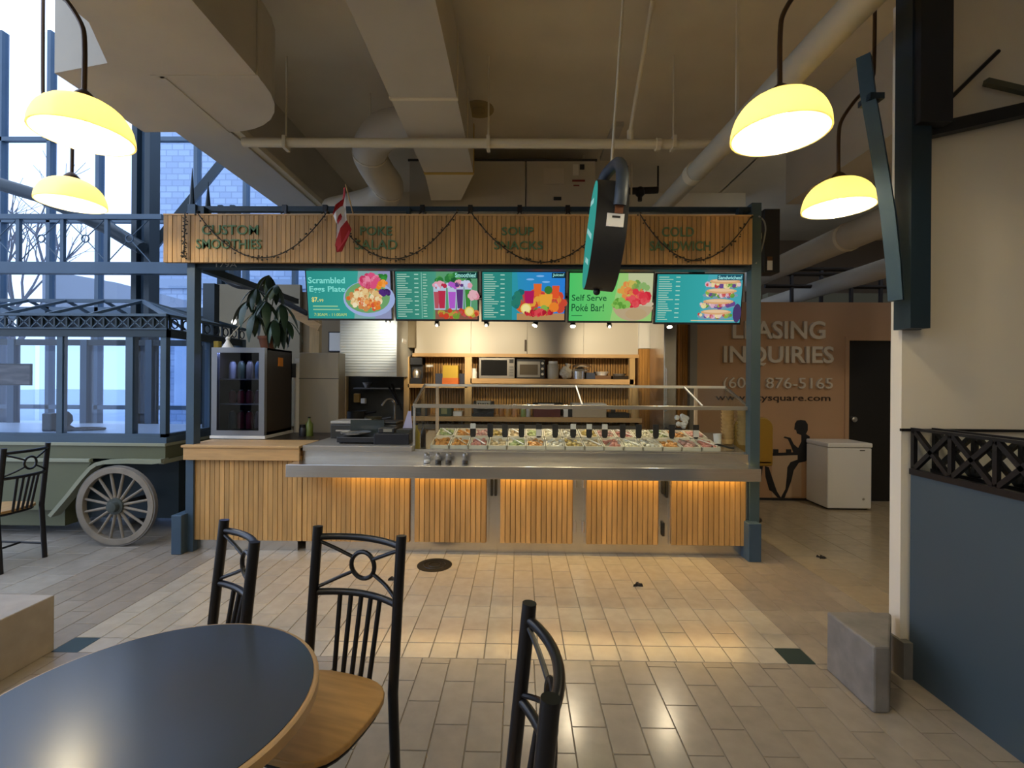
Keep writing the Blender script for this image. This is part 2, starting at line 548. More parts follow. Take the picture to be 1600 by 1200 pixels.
tag(MB().tube(ap, 0.085, 10).build('arch_beam', NAVY, smooth=True), 'thick dark curved arch beam meeting steel column', 'beam')
# lattice truss with rings
TY = 5.75
tr = thing('ring_truss', 'blue grey truss with small rings and crossed rods above vendor cart', 'truss', tuple(at(100, 417, TY)))
xa, xb = at(-160, 417, TY).x, at(296, 417, TY).x
zb0, zb1 = at(150, 427, TY).z, at(150, 409, TY).z
zt = at(100, 337, TY).z
MB().box(xa, xb, TY, TY + 0.1, zb0, zb1).build('bottom_chord', BLUE, tr)
MB().box(xa, at(250, 337, TY).x, TY + 0.02, TY + 0.07, zt - 0.03, zt + 0.03).build('top_chord', BLUE, tr)
for k in range(-3, 4):
    px = 23 + 69.5 * k
    x = at(px, 370, TY).x
    if px < 215:
        MB().box(x - 0.022, x + 0.022, TY + 0.03, TY + 0.07, zb1, zt).build('upright', BLUE, tr)
    if px < 200:
        c = at(px + 35, 371, TY)
        ring = [(c.x + 0.045 * math.cos(q), TY + 0.05, c.z + 0.045 * math.sin(q)) for q in [i * math.pi / 8 for i in range(16)]]
        MB().tube(ring, 0.009, 6, True).build('ring', BLUE, tr, True)
        x2 = at(px + 69.5, 370, TY).x
        b = MB()
        for sx, xe in ((-1, x), (1, x2)):
            for sz, ze in ((-1, zb1), (1, zt)):
                b.cyl((c.x + sx * 0.03, TY + 0.05, c.z + sz * 0.032), (xe, TY + 0.05, ze), 0.006, 6)
        b.build('rod', BLUE, tr)
# spear finials on the stall roof edge
for k, (px, py) in enumerate(((300, 263), (325, 284))):
    q = at(px, 332, 4.55); p = at(px, py, 4.55)
    tag(MB().cyl((q.x, 4.55, q.z - 0.5), (q.x, 4.55, q.z - 0.02), 0.03, 8).cyl((q.x, 4.55, q.z - 0.05), (q.x, 4.55, p.z), 0.034, 8, 0.002).build('spear_finial', NAVY),
        ('tall' if k == 0 else 'shorter') + ' dark pointed steel finial rising behind wooden sign board', 'finial')
# outdoors
BRK = bpy.data.materials.new('blue_grey_brick'); BRK.use_nodes = True
nt = BRK.node_tree
br = nt.nodes.new('ShaderNodeTexBrick')
for i, h in enumerate(('8C9DB8', '9FB0C8', '7C8DA8')):
    br.inputs[i + 1].default_value = (*lin(h), 1)
br.inputs['Scale'].default_value = 1.3
tc = nt.nodes.new('ShaderNodeTexCoord'); mp = nt.nodes.new('ShaderNodeMapping'); mp.inputs['Rotation'].default_value = (math.pi / 2, 0, 0)
nt.links.new(tc.outputs['Object'], mp.inputs[0]); nt.links.new(mp.outputs[0], br.inputs[0])
nt.links.new(br.outputs[0], nt.nodes['Principled BSDF'].inputs['Base Color'])
bld = thing('brick_building', 'blue grey brick building seen through the atrium glass', 'building', (-7, 16, 0))
MB().box(-11.7, 3, 15, 24, 0, 14).build('wall', BRK, bld)
MB().box(-11.9, 3.2, 14.9, 15, 4.4, 4.7).build('ledge', mat('pale_stone', '8C9BB0', 0.8), bld)
for i in range(5):
    MB().box(-11 + i * 2.2, -9.6 + i * 2.2, 14.95, 15.0, 0.6, 3.9).build('window', mat('pale_blue_pane', 'B9C9E0', 0.1), bld)
struct(MB().box(-60, 30, 12.0, 60, -0.3, -0.02).build('pavement', mat('outdoor_paving', 'B9C0CA', 0.9, noise=1, var=0.1)))
pav = struct(MB().box(-60, -12, -5, 12.0, -0.3, -0.02).build('terrace', mat('outdoor_paving', '8A93A0')))
l0, l1, r0, r1 = at(66, 484, 8.8), at(66, 421, 8.8), at(224, 491, 13), at(224, 459, 13)
AWN = mat('grey_canopy', 'A9B0BC', 0.8)
aw = thing('entrance_canopy', 'grey slanting entrance canopy with faint dark lettering outside glass', 'canopy', (l0.x, 8.8, l0.z))
vs = [l0, r0, r1, l1]
bk = Vector((0.4, 1.2, 0))
MB().add(vs + [v + bk for v in vs], [(3, 2, 1, 0), (4, 5, 6, 7), (0, 1, 5, 4), (2, 3, 7, 6), (1, 2, 6, 5), (3, 0, 4, 7)]).build('fascia_panel', AWN, aw)
MB().cyl((r0.x, 13.4, 0), (r0.x, 13.4, r0.z), 0.08, 8).cyl((l0.x + 0.3, 9.6, 0), (l0.x + 0.3, 9.6, l0.z), 0.08, 8).build('support_post', NAVY, aw)
def lerp(a, b, t):
    return a + (b - a) * t
b = MB()
t = 0.23
while t < 0.6:
    w = random.uniform(0.012, 0.03)
    for (s0, s1) in ((0.42, 0.56),):
        A = lerp(lerp(l0, r0, t), lerp(l1, r1, t), s0); B = lerp(lerp(l0, r0, t), lerp(l1, r1, t), s1)
        Cc = lerp(lerp(l0, r0, t + w * 0.7), lerp(l1, r1, t + w * 0.7), s0); D = lerp(lerp(l0, r0, t + w * 0.7), lerp(l1, r1, t + w * 0.7), s1)
        n = Vector((-0.02, -0.02, 0))
        b.add([A + n, Cc + n, D + n, B + n], [(0, 1, 2, 3)])
    t += w
b.build('faint_lettering', mat('faint_lettering', '49515C', 0.8), aw)
BARK = mat('bark', '4A4E5C', 0.9)
def tree(x, y, h, label, seed):
    rnd = random.Random(seed)
    b = MB()
    def grow(p, d, l, r, n):
        q = p + d * l
        b.tube([p, (p + q) / 2 + Vector((rnd.uniform(-.05, .05), 0, rnd.uniform(-.05, .05))) * l, q], r, 5, r2=r * 0.65)
        if n:
            for _ in range(3 if n > 2 else 2):
                nd = (d + Vector((rnd.uniform(-.8, .8), rnd.uniform(-.5, .5), rnd.uniform(-.25, .5)))).normalized()
                grow(q, nd, l * rnd.uniform(0.6, 0.85), r * 0.6, n - 1)
    grow(Vector((x, y, 0)), Vector((0.05, 0, 1)), h, 0.12, 5)
    tag(b.build('bare_tree', BARK), label, 'tree')
tree(-14.2, 13.0, 2.3, 'bare winter tree with fine branches outside beside grey canopy', 3)
tree(-18.5, 16.0, 2.8, 'bare winter tree outside standing farther beyond grey canopy', 8)
# ================================================================ CEILING SERVICES
# L-shaped rectangular duct, rounded corner in plan
dl = thing('air_duct', 'wide painted air duct turning the corner under ceiling', 'duct', (-2.6, 3.6, 3.6))
arc = [(-2.44 + 0.65 * math.sin(q), 3.26 + 0.65 * math.cos(q)) for q in [i * math.pi / 2 / 8 for i in range(9)]]
pl = [(-3.15, 3.91)] + arc + [(-1.79, -1.5), (-2.5, -1.5), (-2.5, 2.7), (-2.7, 3.05), (-3.15, 3.15)]
MB().prism(pl[::-1], 'z', 3.6, 4.15).build('duct_body', GREYP, dl)
MB().prism([(-2.46, 3.18), (-2.43, 3.18), (-2.43, 3.92), (-2.46, 3.92)], 'z', 3.595, 4.155).build('seam_band', SOFFIT, dl)
MB().prism([(-1.78, 3.2), (-2.51, 3.2), (-2.51, 3.17), (-1.78, 3.17)], 'z', 3.595, 4.155).build('seam_band', SOFFIT, dl)
MB().box(-2.3, -2.28, 1.5, 1.52, 4.15, CZ).build('hanger', CREAM, dl)
# straight centre duct with taper and yellow band
dc = thing('air_duct', 'straight pale duct with yellow band leading to ceiling unit', 'duct', (-0.75, 4, 3.7))
MB().box(-1.0, -0.49, -2, 4.93, 3.7, 4.2).build('duct_body', GREYP, dc)
for y in (3.6, 4.3):
    MB().box(-1.008, -0.482, y, y + 0.03, 3.692, 4.208).build('seam_band', CREAM, dc)
MB().box(-1.006, -0.484, 4.9, 4.945, 3.694, 4.206).build('yellow_band', mat('yellow_tape', 'B08A22', 0.5), dc)
v = [(-1.0, 4.945, 3.7), (-0.49, 4.945, 3.7), (-0.49, 4.945, 4.2), (-1.0, 4.945, 4.2), (-1.08, 5.72, 3.72), (-0.72, 5.72, 3.72), (-0.72, 5.72, 4.1), (-1.08, 5.72, 4.1)]
MB().add(v, [(0, 1, 2, 3), (7, 6, 5, 4), (0, 4, 5, 1), (1, 5, 6, 2), (2, 6, 7, 3), (3, 7, 4, 0)]).build('taper', CREAM, dc)
MB().box(-0.98, -0.96, 2.5, 2.52, 4.2, CZ).build('hanger', CREAM, dc)
MB().box(-0.53, -0.51, 4.6, 4.62, 4.2, CZ).build('hanger', CREAM, dc)
# air handling unit
ux0, ux1, uz0, uz1 = rect(640, 252, 930, 325, 5.75)
ah = thing('air_handler', 'off-white ceiling air handling unit with stickers', 'air unit', (0, 6, uz0))
UNIT = mat('unit_paint', 'B4A994', 0.6, noise=2, var=0.03)
MB().box(ux0, at(820.5, 290, 5.75).x, 5.75, 6.7, uz0, uz1).build('casing', UNIT, ah)
MB().box(at(822.5, 290, 5.75).x, ux1, 5.75, 6.7, uz0, uz1).build('casing', UNIT, ah)
def stick(a, b, c, d, m, name, Y=5.75, dep=0.006):
    x0, x1, z0, z1 = rect(a, b, c, d, Y)
    return MB().box(x0, x1, Y - dep, Y - 0.0005, z0, z1).build(name, m, ah)
stick(865, 308, 877, 313, MATTE, 'vent_slot')
stick(906, 257, 913, 265, MATTE, 'black_sticker')
stick(849, 264, 881, 288, mat('unit_hatch', 'BDB29E', 0.6), 'access_hatch', dep=0.012)
stick(894, 281, 914, 284, mat('red_print', '7A2A22', 0.6), 'red_sticker')
stick(896, 289, 905, 291, mat('red_print', '7A2A22', 0.6), 'red_sticker')
stick(895, 257, 904, 274, mat('pale_sticker', 'CFC8B8', 0.6), 'paper_sticker')
MB().box(ux0 - 0.02, ux1 + 0.02, 5.74, 5.76, uz1, uz1 + 0.025).build('top_edge', mat('dark_brown_steel', '3A3024', 0.7), ah)
MB().box(ux0 + 0.1, ux0 + 0.12, 6, 6.02, uz1, CZ).build('hanger', CREAM, ah)
MB().box(ux1 - 0.12, ux1 - 0.1, 6, 6.02, uz1, CZ).build('hanger', CREAM, ah)
# S-shaped flexible duct
def spline(pts, n=6):
    out = []
    P = [Vector(p) for p in pts]
    for i in range(len(P) - 1):
        p0, p1, p2, p3 = P[max(i - 1, 0)], P[i], P[i + 1], P[min(i + 2, len(P) - 1)]
        for k in range(n):
            t = k / n
            out.append(0.5 * ((2 * p1) + (p2 - p0) * t + (2 * p0 - 5 * p1 + 4 * p2 - p3) * t * t + (3 * p1 - p0 - 3 * p2 + p3) * t ** 3))
    out.append(P[-1])
    return out
sp = [at(650, 195, 4.3), at(600, 205, 4.45), at(578, 238, 4.7), at(592, 270, 4.95), at(606, 293, 5.2), at(585, 315, 5.4), at(520, 332, 5.7)]
sd = thing('flexible_duct', 'pale S-shaped duct snaking beside the straight duct', 'duct', tuple(sp[2]))
MB().tube(spline(sp, 7), 0.17, 16).build('duct_body', GREYP, sd, True)
for i in (14, 28):
    s2 = spline(sp, 7)
    MB().tube([s2[i], s2[i] + (s2[i + 1] - s2[i]).normalized() * 0.02], 0.176, 16).build('seam_band', CREAM, sd, True)
MB().cyl(at(578, 238, 4.7), (at(578, 238, 4.7).x, 4.7, CZ), 0.008, 6).build('hanger', CREAM, sd)
# sprinkler pipe along the stall, hangers
PZ, PY = 3.62, 4.16
pp = thing('sprinkler_pipe', 'cream sprinkler pipe running across ceiling above stall', 'pipe', (0, PY, PZ))
MB().cyl((at(380, 220, PY).x, PY, PZ + 0.02), (at(1150, 231, PY).x, PY, PZ), 0.04, 12).build('pipe', CREAM, pp, True)
for px in (447, 763, 1052):
    x = at(px, 226, PY).x
    MB().cyl((x, PY, PZ), (x, PY, CZ), 0.008, 6).build('hanger_rod', CREAM, pp)
    MB().box(x - 0.015, x + 0.015, PY - 0.05, PY + 0.05, PZ - 0.045, PZ + 0.06).build('clamp', CREAM, pp)
x = at(985, 226, PY).x
MB().cyl((x, PY, PZ + 0.02), (x, PY, PZ + 0.12), 0.03, 8).cyl((x, PY, PZ + 0.12), (x + 0.02, PY - 0.6, CZ), 0.018, 8).build('branch_pipe', CREAM, pp)
MB().cyl((x + 0.22, PY, PZ), (x + 0.26, PY, PZ), 0.055, 10).build('coupling', CREAM, pp)
# large round pipe running away
big = thing('drain_pipe', 'large pale round pipe running back under ceiling', 'pipe', (1.7, 4.5, 3.6))
MB().cyl((1.88, -2, 3.42), (1.44, 6.4, 3.40), 0.085, 18).build('pipe', mat('grey_white_pipe', 'AFA894', 0.55), big, True)
MB().cyl((1.555, 4.2, 3.41), (1.55, 4.3, 3.41), 0.094, 18).build('coupling', CREAM, big, True)
MB().box(1.58, 1.6, 3.5, 3.52, 3.45, CZ).build('hanger', CREAM, big)
MB().box(1.44, 1.46, 6.2, 6.22, 3.45, CZ).build('hanger', CREAM, big)
# ceiling plate, conduits and a hook
c = atz(748, 170, CZ)
cpv = thing('ceiling_plate', 'round yellowish patch plate on concrete ceiling', 'plate', (c.x, c.y, CZ))
MB().lathe((c.x, c.y, CZ), [(0.16, 0), (0.16, -0.012), (0.08, -0.012), (0.08, -0.02), (0.002, -0.02)], 24).build('plate', mat('ochre_plate', '9A8556', 0.7), cpv)
MB().lathe((c.x, c.y, CZ - 0.02), [(0.07, 0), (0.07, -0.008), (0.002, -0.008)], 20).build('cover', mat('ochre_cover', '8D7A50', 0.7), cpv)
c0, c1 = atz(965, 190, CZ), atz(945, 245, CZ)
tag(MB().box(c1.x - 0.06, c1.x + 0.06, c0.y, c1.y, CZ - 0.05, CZ).build('conduit_box', SOFFIT), 'flat grey junction duct on ceiling above round hanging sign', 'conduit')
q = at(1000, 300, 6.3)
vb = thing('valve_assembly', 'dark pipe valve assembly beneath ceiling beside air handling unit', 'valve', tuple(q))
DB = mat('dark_bronze', '2A2015', 0.5, 0.4)
MB().cyl(at(975, 299, 6.3), at(1028, 297, 6.3), 0.045, 10).build('pipe', DB, vb, True)
MB().ball(q, 0.07, 10, 6).cyl(q, q + Vector((0, 0, -0.12)), 0.03, 8).build('valve_body', DB, vb, True)
for px in (980, 1028):
    e = at(px, 298, 6.3)
    MB().cyl(e, (e.x, e.y, CZ), 0.012, 6).build('hanger_rod', DB, vb)
# ducts beyond on the right, above the leasing wall
for k, (X0, X1, z0, z1, y0, y1, lb) in enumerate(((3.35, 3.95, 3.02, 3.32, 4.4, 9.5, 'broad round duct running back above tan wall, beside black speaker'),
                                          (4.25, 4.75, 2.84, 3.08, 4.6, 9.5, 'narrower round duct running back above black door'))):
    d = thing('air_duct', lb, 'duct', ((X0 + X1) / 2, y0, z0))
    xm, zm, rr = (X0 + X1) / 2, (z0 + z1) / 2, (z1 - z0) / 2
    MB().cyl((xm, y0, zm), (xm, y1, zm), rr, 20).build('duct_body', GREYP, d, True)
    MB().cyl((xm, y0 + 0.9, zm), (xm, y0 + 0.95, zm), rr + 0.01, 20).build('seam_band', CREAM, d, True)
    MB().box(xm - 0.01, xm + 0.01, y0 + 0.4, y0 + 0.42, z1 - 0.01, 3.6).build('hanger', CREAM, d)
rl = thing('mezzanine_rail', 'dark pipe rail above the tan leasing wall', 'rail', (4, 7.2, 2.6))
for py in (420, 428, 447):
    MB().cyl(at(1195, py, 7.2), at(1420, py + 2, 7.2), 0.03, 8).build('rail', DB, rl)
for px in (1237, 1283, 1330, 1376):
    x = at(px, 450, 7.2).x
    MB().box(x - 0.02, x + 0.02, 7.18, 7.22, 0, at(px, 418, 7.2).z).build('upright', DB, rl)
x0, x1, z0, z1 = rect(1200, 458, 1400, 470, 8.8)
tag(MB().box(x0, x1, 8.8, 9.0, 0, z1).build('olive_cabinet', mat('olive_paint', '7A745C', 0.8)), 'olive cabinet row beyond tan leasing wall', 'cabinet')

# pendant lamps
SH = bpy.data.materials.new('opal_shade'); SH.use_nodes = True
nt = SH.node_tree
nt.nodes.remove(nt.nodes['Principled BSDF'])
df = nt.nodes.new('ShaderNodeBsdfDiffuse'); df.inputs[0].default_value = (*lin('F0E6C4'), 1)
tl = nt.nodes.new('ShaderNodeBsdfTranslucent'); tl.inputs[0].default_value = (*lin('F0E2B0'), 1)
gl = nt.nodes.new('ShaderNodeBsdfGlossy'); gl.inputs['Roughness'].default_value = 0.15
m1 = nt.nodes.new('ShaderNodeMixShader'); m1.inputs[0].default_value = 0.5
m2 = nt.nodes.new('ShaderNodeMixShader'); m2.inputs[0].default_value = 0.05
nt.links.new(df.outputs[0], m1.inputs[1]); nt.links.new(tl.outputs[0], m1.inputs[2])
nt.links.new(m1.outputs[0], m2.inputs[1]); nt.links.new(gl.outputs[0], m2.inputs[2])
nt.links.new(m2.outputs[0], nt.nodes['Material Output'].inputs[0])
BULB = emit('bulb_glow', (1.0, 0.92, 0.72), 9.0)
WARM = (1.0, 0.88, 0.62)
def pendant(x, y, z, label, sgn, group=None, light='lamp_light'):
    t = thing('pendant_lamp', label, 'lamp', (x, y, z), group)
    H = 0.185
    prof = []
    for i in range(11):
        a = i / 10 * math.pi / 2
        prof.append((0.205 * math.cos(a) ** 0.8 if i < 10 else 0.02, H * math.sin(a)))
    inner = [(max(0.012, r - 0.008), h - 0.006 if i else h) for i, (r, h) in enumerate(prof)]
    MB().lathe((x, y, z), prof + inner[::-1], 36, True).build('shade', SH, t, True)
    MB().lathe((x, y, z + H - 0.012), [(0.05, 0), (0.05, 0.02), (0.03, 0.045), (0.012, 0.06)], 16).build('cap', mat('brown_bronze', '4A3520', 0.4, 0.5), t, True)
    pts = [(x, y, z + H + 0.03), (x, y, z + H + 0.28), (x + sgn * 0.02, y, z + H + 0.38), (x + sgn * 0.10, y, z + H + 0.50), (x + sgn * 0.2, y, z + H + 0.62), (x + sgn * 0.22, y, z + H + 0.8)]
    if x > -3.1:
        pts.append((x + sgn * 0.22, y, 3.6 if x < -1.8 else CZ))
    else:
        pts.append((x + sgn * 0.22, y, 5.6))
    MB().tube(spline(pts, 4), 0.011, 8).build('stem', mat('brown_bronze', '4A3520'), t, True)
    MB().ball((x, y, z + 0.095), 0.034, 12, 8, (1, 1, 1.2)).build('bulb', BULB, t, True)
    MB().cyl((x, y, z + 0.12), (x, y, z + H), 0.02, 10).build('socket', CREAM, t)
    l = bpy.data.lights.new(light, 'POINT')
    l.energy = PENDANT_W; l.color = WARM; l.shadow_soft_size = 0.04
    lo = bpy.data.objects.new(light, l)
    COL.objects.link(lo)
    lo.location = (x, y, z + 0.03)
    link(lo, t)
    return t
pendant(1.17, 2.16, 2.665, 'glowing cream dome pendant lamp nearer than the one by the white column', 1)
pendant(2.02, 3.04, 2.655, 'glowing cream dome pendant lamp hanging beside white column on curved stem', 1)
q = at(131, 208, 2.3); pendant(q.x, 2.3, q.z - 0.02, 'cream dome pendant lamp high over the bench block by windows', -1)
q = at(112, 315, 3.4); pendant(q.x, 3.4, q.z - 0.02, 'cream dome pendant lamp hanging over chair beside the vendor cart', -1)
for k, (x, y) in enumerate(((-0.6, 1.0), (0.4, -0.6), (-1.8, -0.8), (1.3, 0.5), (-1.55, 0.8), (1.4, -2.4), (-1.0, -2.6))):  # added pendants out of view, to brighten the floor, column and stall
    pendant(x, y, 2.9, 'added unseen cream dome pendant lamp over the seating area away from stall', 1, 'added unseen pendant lamps over the seating', 'added_pendant_%d_offscreen' % (k + 1))

# one ceiling lamp in the passage, beyond the right edge of the picture
x, y, z = 4.6, 3.6, 3.6
t = thing('ceiling_downlight', 'white recessed ceiling downlight in passage beyond white column', 'lamp', (x, y, z))
MB().lathe((x, y, z), [(0.11, 0.0), (0.11, -0.012), (0.085, -0.012), (0.085, -0.002)], 24).build('rim', WHITE, t, True)
MB().lathe((x, y, z), [(0.084, -0.004), (0.002, -0.005)], 24).build('lens', emit('downlight_lens', (1, 0.9, 0.72), 8.0), t)
l = bpy.data.lights.new('passage_lamp_right_offscreen', 'SPOT'); l.energy = PASSAGE_W; l.color = (1.0, 0.89, 0.71); l.spot_size = math.radians(150); l.spot_blend = 0.9; l.shadow_soft_size = 0.09
lo = bpy.data.objects.new('passage_lamp_right_offscreen', l); COL.objects.link(lo); lo.location = (x, y, z - 0.02); link(lo, t)
# ================================================================ STALL
SY = 4.2                                   # face of the slats
def slat_row(parent, px0, px1, n, Y, z0, z1, m=WOOD, dep=0.02, gap=0.11):
    x0, x1 = at(px0, 700, Y).x, at(px1, 700, Y).x
    w = (x1 - x0) / n
    src = None
    for i in range(n):
        if src is None:
            src = MB().box(-w * (1 - gap) / 2, w * (1 - gap) / 2, 0, dep, z0, z1).mesh('slat', m)
        o = bpy.data.objects.new('slat', src)
        COL.objects.link(o)
        o.location = (x0 + (i + 0.5) * w, Y + random.uniform(0, 0.003), 0)
        link(o, parent)
# wooden counter on the left
wc = thing('slatted_counter', 'wooden counter faced with vertical pine slats under the drinks fridge', 'counter', (-2.4, 4.3, 0))
lx, mx, rx = at(298, 780, SY).x, at(471, 780, SY).x, at(1172, 780, SY).x
MB().box(lx, mx, SY + 0.02, 5.25, 0.1, 0.9).build('body', WOODB, wc)
slat_row(wc, 298, 472, 23, SY, 0.1, 0.86)
MB().box(lx - 0.03, mx + 0.005, SY - 0.06, SY - 0.035, 0.825, 0.935).build('fascia_board', WOODC, wc, bevel=0.003)
MB().box(lx - 0.04, mx + 0.01, SY - 0.075, SY + 0.35, 0.935, 0.957).build('cap_board', WOODC, wc, bevel=0.003)
MB().box(lx, mx + 0.01, SY + 0.35, 5.25, 0.92, 0.95).build('dark_worktop', mat('dark_worktop', '2F261E', 0.35), wc)
MB().box(lx + 0.03, mx - 0.05, SY + 0.04, 5.2, 0, 0.1).build('plinth', STEEL, wc)
# steel serving counter
sc = thing('serving_counter', 'long stainless steel serving counter with tray rail and slatted doors', 'counter', (0, 4.3, 0))
cx = at(645, 700, SY).x
MB().box(mx + 0.012, rx, SY + 0.035, 5.0, 0.1, 0.9).build('body', STEEL, sc)
MB().box(mx + 0.012, rx, SY + 0.0, SY + 0.035, 0.80, 0.91).build('apron', STEEL, sc)
MB().box(mx + 0.02, cx, SY - 0.03, 5.0, 0.91, 0.957).build('worktop', mat('grey_worktop', 'A39C92', 0.35, 0.3), sc, bevel=0.004)
MB().box(mx - 0.02, at(1186, 740, 3.95).x + 0.02, 3.95, 3.965, 0.722, 0.828).build('tray_lip', STEEL, sc, bevel=0.003)
MB().box(mx - 0.02, at(1186, 740, 3.95).x + 0.02, 3.965, SY, 0.81, 0.825).build('tray_rail', STEEL, sc)
for px in (480, 640, 770, 905, 1040, 1165):
    x = at(px, 740, SY).x
    MB().prism([(3.97, 0.81), (SY, 0.81), (SY, 0.70), (SY - 0.03, 0.70)], 'x', x - 0.006, x + 0.006).build('bracket', STEEL, sc)
MB().box(mx + 0.02, rx - 0.02, SY + 0.05, SY + 0.1, 0, 0.1).build('plinth', STEEL, sc)
MB().box(mx + 0.3, rx, SY - 0.055, SY - 0.04, 0.795, 0.809).build('led_strip', emit('led_amber', (1.0, 0.62, 0.16), 5.0), sc)
for x0, x1 in ((-1.6, -0.3), (-0.2, 0.9), (1.0, 1.95)):
    l = bpy.data.lights.new('led_light', 'AREA'); l.shape = 'RECTANGLE'; l.size = x1 - x0; l.size_y = 0.02
    l.energy = 2.2; l.color = (1.0, 0.66, 0.22)
    lo = bpy.data.objects.new('led_light', l); COL.objects.link(lo); lo.location = ((x0 + x1) / 2, SY - 0.05, 0.792); lo.rotation_euler = (math.radians(12), 0, 0); link(lo, sc)
slat_row(sc, 473, 640, 22, SY, 0.1, 0.80)
MB().box(mx + 0.012, at(640, 780, SY).x, SY + 0.02, SY + 0.034, 0.1, 0.80).build('slat_backing', WOODB, sc)
for k, (a, b) in enumerate(((648, 760), (782, 895), (917, 1029), (1050, 1166))):
    x0, x1 = at(a, 800, SY).x, at(b, 800, SY).x
    dp = MB().box(x0 - 0.02, x1 + 0.02, SY + 0.015, SY + 0.034, 0.105, 0.79).build('door', STEEL, sc)
    MB().box(x0, x1, SY + 0.006, SY + 0.015, 0.11, 0.775).build('door_backing', WOODB, dp)
    slat_row(dp, a, b, 14, SY - 0.012, 0.108, 0.785, dep=0.018, gap=0.13)
    hx = x1 + 0.045 if k in (0, 2) else x0 - 0.045
    for z0, z1 in (((0.52, 0.68),) if k in (0, 1, 3) else ((0.18, 0.30), (0.55, 0.68))):
        MB().box(hx - 0.011, hx + 0.011, SY, SY + 0.033, z0, z1).build('handle', mat('dark_handle', '3A3835', 0.4, 0.6), dp, bevel=0.003)
for px in (899, 912):
    x = at(px, 800, SY).x
    for z in (0.2, 0.6):
        MB().cyl((x, SY + 0.02, z), (x, SY + 0.02, z + 0.1), 0.012, 8).build('hinge', STEEL, sc)
# frame of the stall
fr = thing('stall_frame', 'blue grey steel frame of posts and beams carrying the stall', 'frame', (0, 4.25, 0))
def P(a, c, Y, z0, z1, name, m=BLUE, d=0.09):
    MB().box(at(a, 600, Y).x, at(c, 600, Y).x, Y, Y + d, z0, z1).build(name, m, fr)
px0, px1 = at(291, 600, SY).x, at(303, 600, SY).x
P(291, 303, SY - 0.02, 0, 3.10, 'post')
MB().box(px0 - 0.055, px0 + 0.035, SY - 0.1, SY + 0.08, 0, 0.345).build('post_base', BLUE, fr, bevel=0.006)
P(1173, 1188, SY - 0.02, 0, 3.12, 'post', mat('teal_grey_steel', '47595F', 0.45, 0.2))
q0, q1 = at(1170, 840, 4.1).x, at(1190, 840, 4.1).x
MB().box(q0, q1, 4.1, 4.26, 0, 0.33).build('post_base', BLUE, fr, bevel=0.006)
P(316, 334, 5.3, 0, 2.62, 'post', NAVY)
P(1078, 1089, 6.12, 0, 3.1, 'post', mat('pale_post', '8A8378', 0.6))
MB().box(px0, q1, SY + 0.0, SY + 0.09, 2.535, 2.60).build('beam', NAVY, fr)
MB().box(px0, q1, SY - 0.0, SY + 0.05, 3.045, 3.09).build('top_rail', NAVY, fr)
MB().box(px0, px0 + 0.07, SY + 0.07, 6.2, 2.99, 3.07).box(q1 - 0.1, q1 - 0.03, SY + 0.07, 6.2, 2.99, 3.07).build('side_rail', NAVY, fr)
MB().box(px0, px0 + 0.07, SY + 0.07, 6.2, 2.535, 2.6).build('side_rail', NAVY, fr)
e = at(354, 413.5, SY)
letters('179A', 'lettering', mat('pale_number', '9A9A94', 0.5), 0.19, 0.045, (e.x, SY - 0.002, e.z + 0.0), fr)['kind'] = 'stuff'
# slatted sign board
GY = 4.1
sb = thing('sign_board', 'long slatted wooden sign board with green stall lettering', 'sign', (-0.5, GY, 2.56))
gx0, gx1 = at(255, 370, GY).x, at(1176, 374, GY).x
GZ0, GZ1 = 2.562, 2.985
MB().box(gx0, gx1, GY + 0.022, GY + 0.04, GZ0, GZ1 - 0.01).build('backing', WOODB, sb)
MB().box(gx0, gx1, GY - 0.004, GY + 0.06, GZ1 - 0.012, GZ1).build('top_edge', WOODC, sb)
wS = (gx1 - gx0) / 128
src = MB().box(-wS * 0.45, wS * 0.45, 0, 0.02, GZ0, GZ1 - 0.012).mesh('slat', wood('aged_slat', 'B58A50'))
for i in range(128):
    o = bpy.data.objects.new('slat', src); COL.objects.link(o)
    o.location = (gx0 + (i + 0.5) * wS, GY + random.uniform(0, 0.004), 0); link(o, sb)
for s in (gx0 + 0.3, -1.0, 0.6, gx1 - 0.1):
    MB().box(s, s + 0.03, GY + 0.04, SY, GZ0 + 0.02, GZ0 + 0.05).box(s, s + 0.03, GY + 0.04, SY + 0.01, GZ1 - 0.04, GZ1 + 0.08).build('bracket', NAVY, sb)
GRN = mat('green_lettering', '56764C', 0.7)
for s, a, b, c, d in (('CUSTOM', 316, 352, 404, 367), ('SMOOTHIES', 307, 374, 409, 389), ('POKE', 563, 354, 613, 368), ('SALAD', 555, 375, 621, 390),
                      ('SOUP', 784, 355, 834, 368), ('SNACKS', 772, 377, 848, 390), ('COLD', 1034, 355, 1084, 370), ('SANDWICH', 1015, 377, 1110, 392)):
    x0, x1, z0, z1 = rect(a, b, c, d, GY)
    letters(s, 'lettering', GRN, x1 - x0, z1 - z0, ((x0 + x1) / 2, GY - 0.005, (z0 + z1) / 2), sb, 0.003, 0.01)
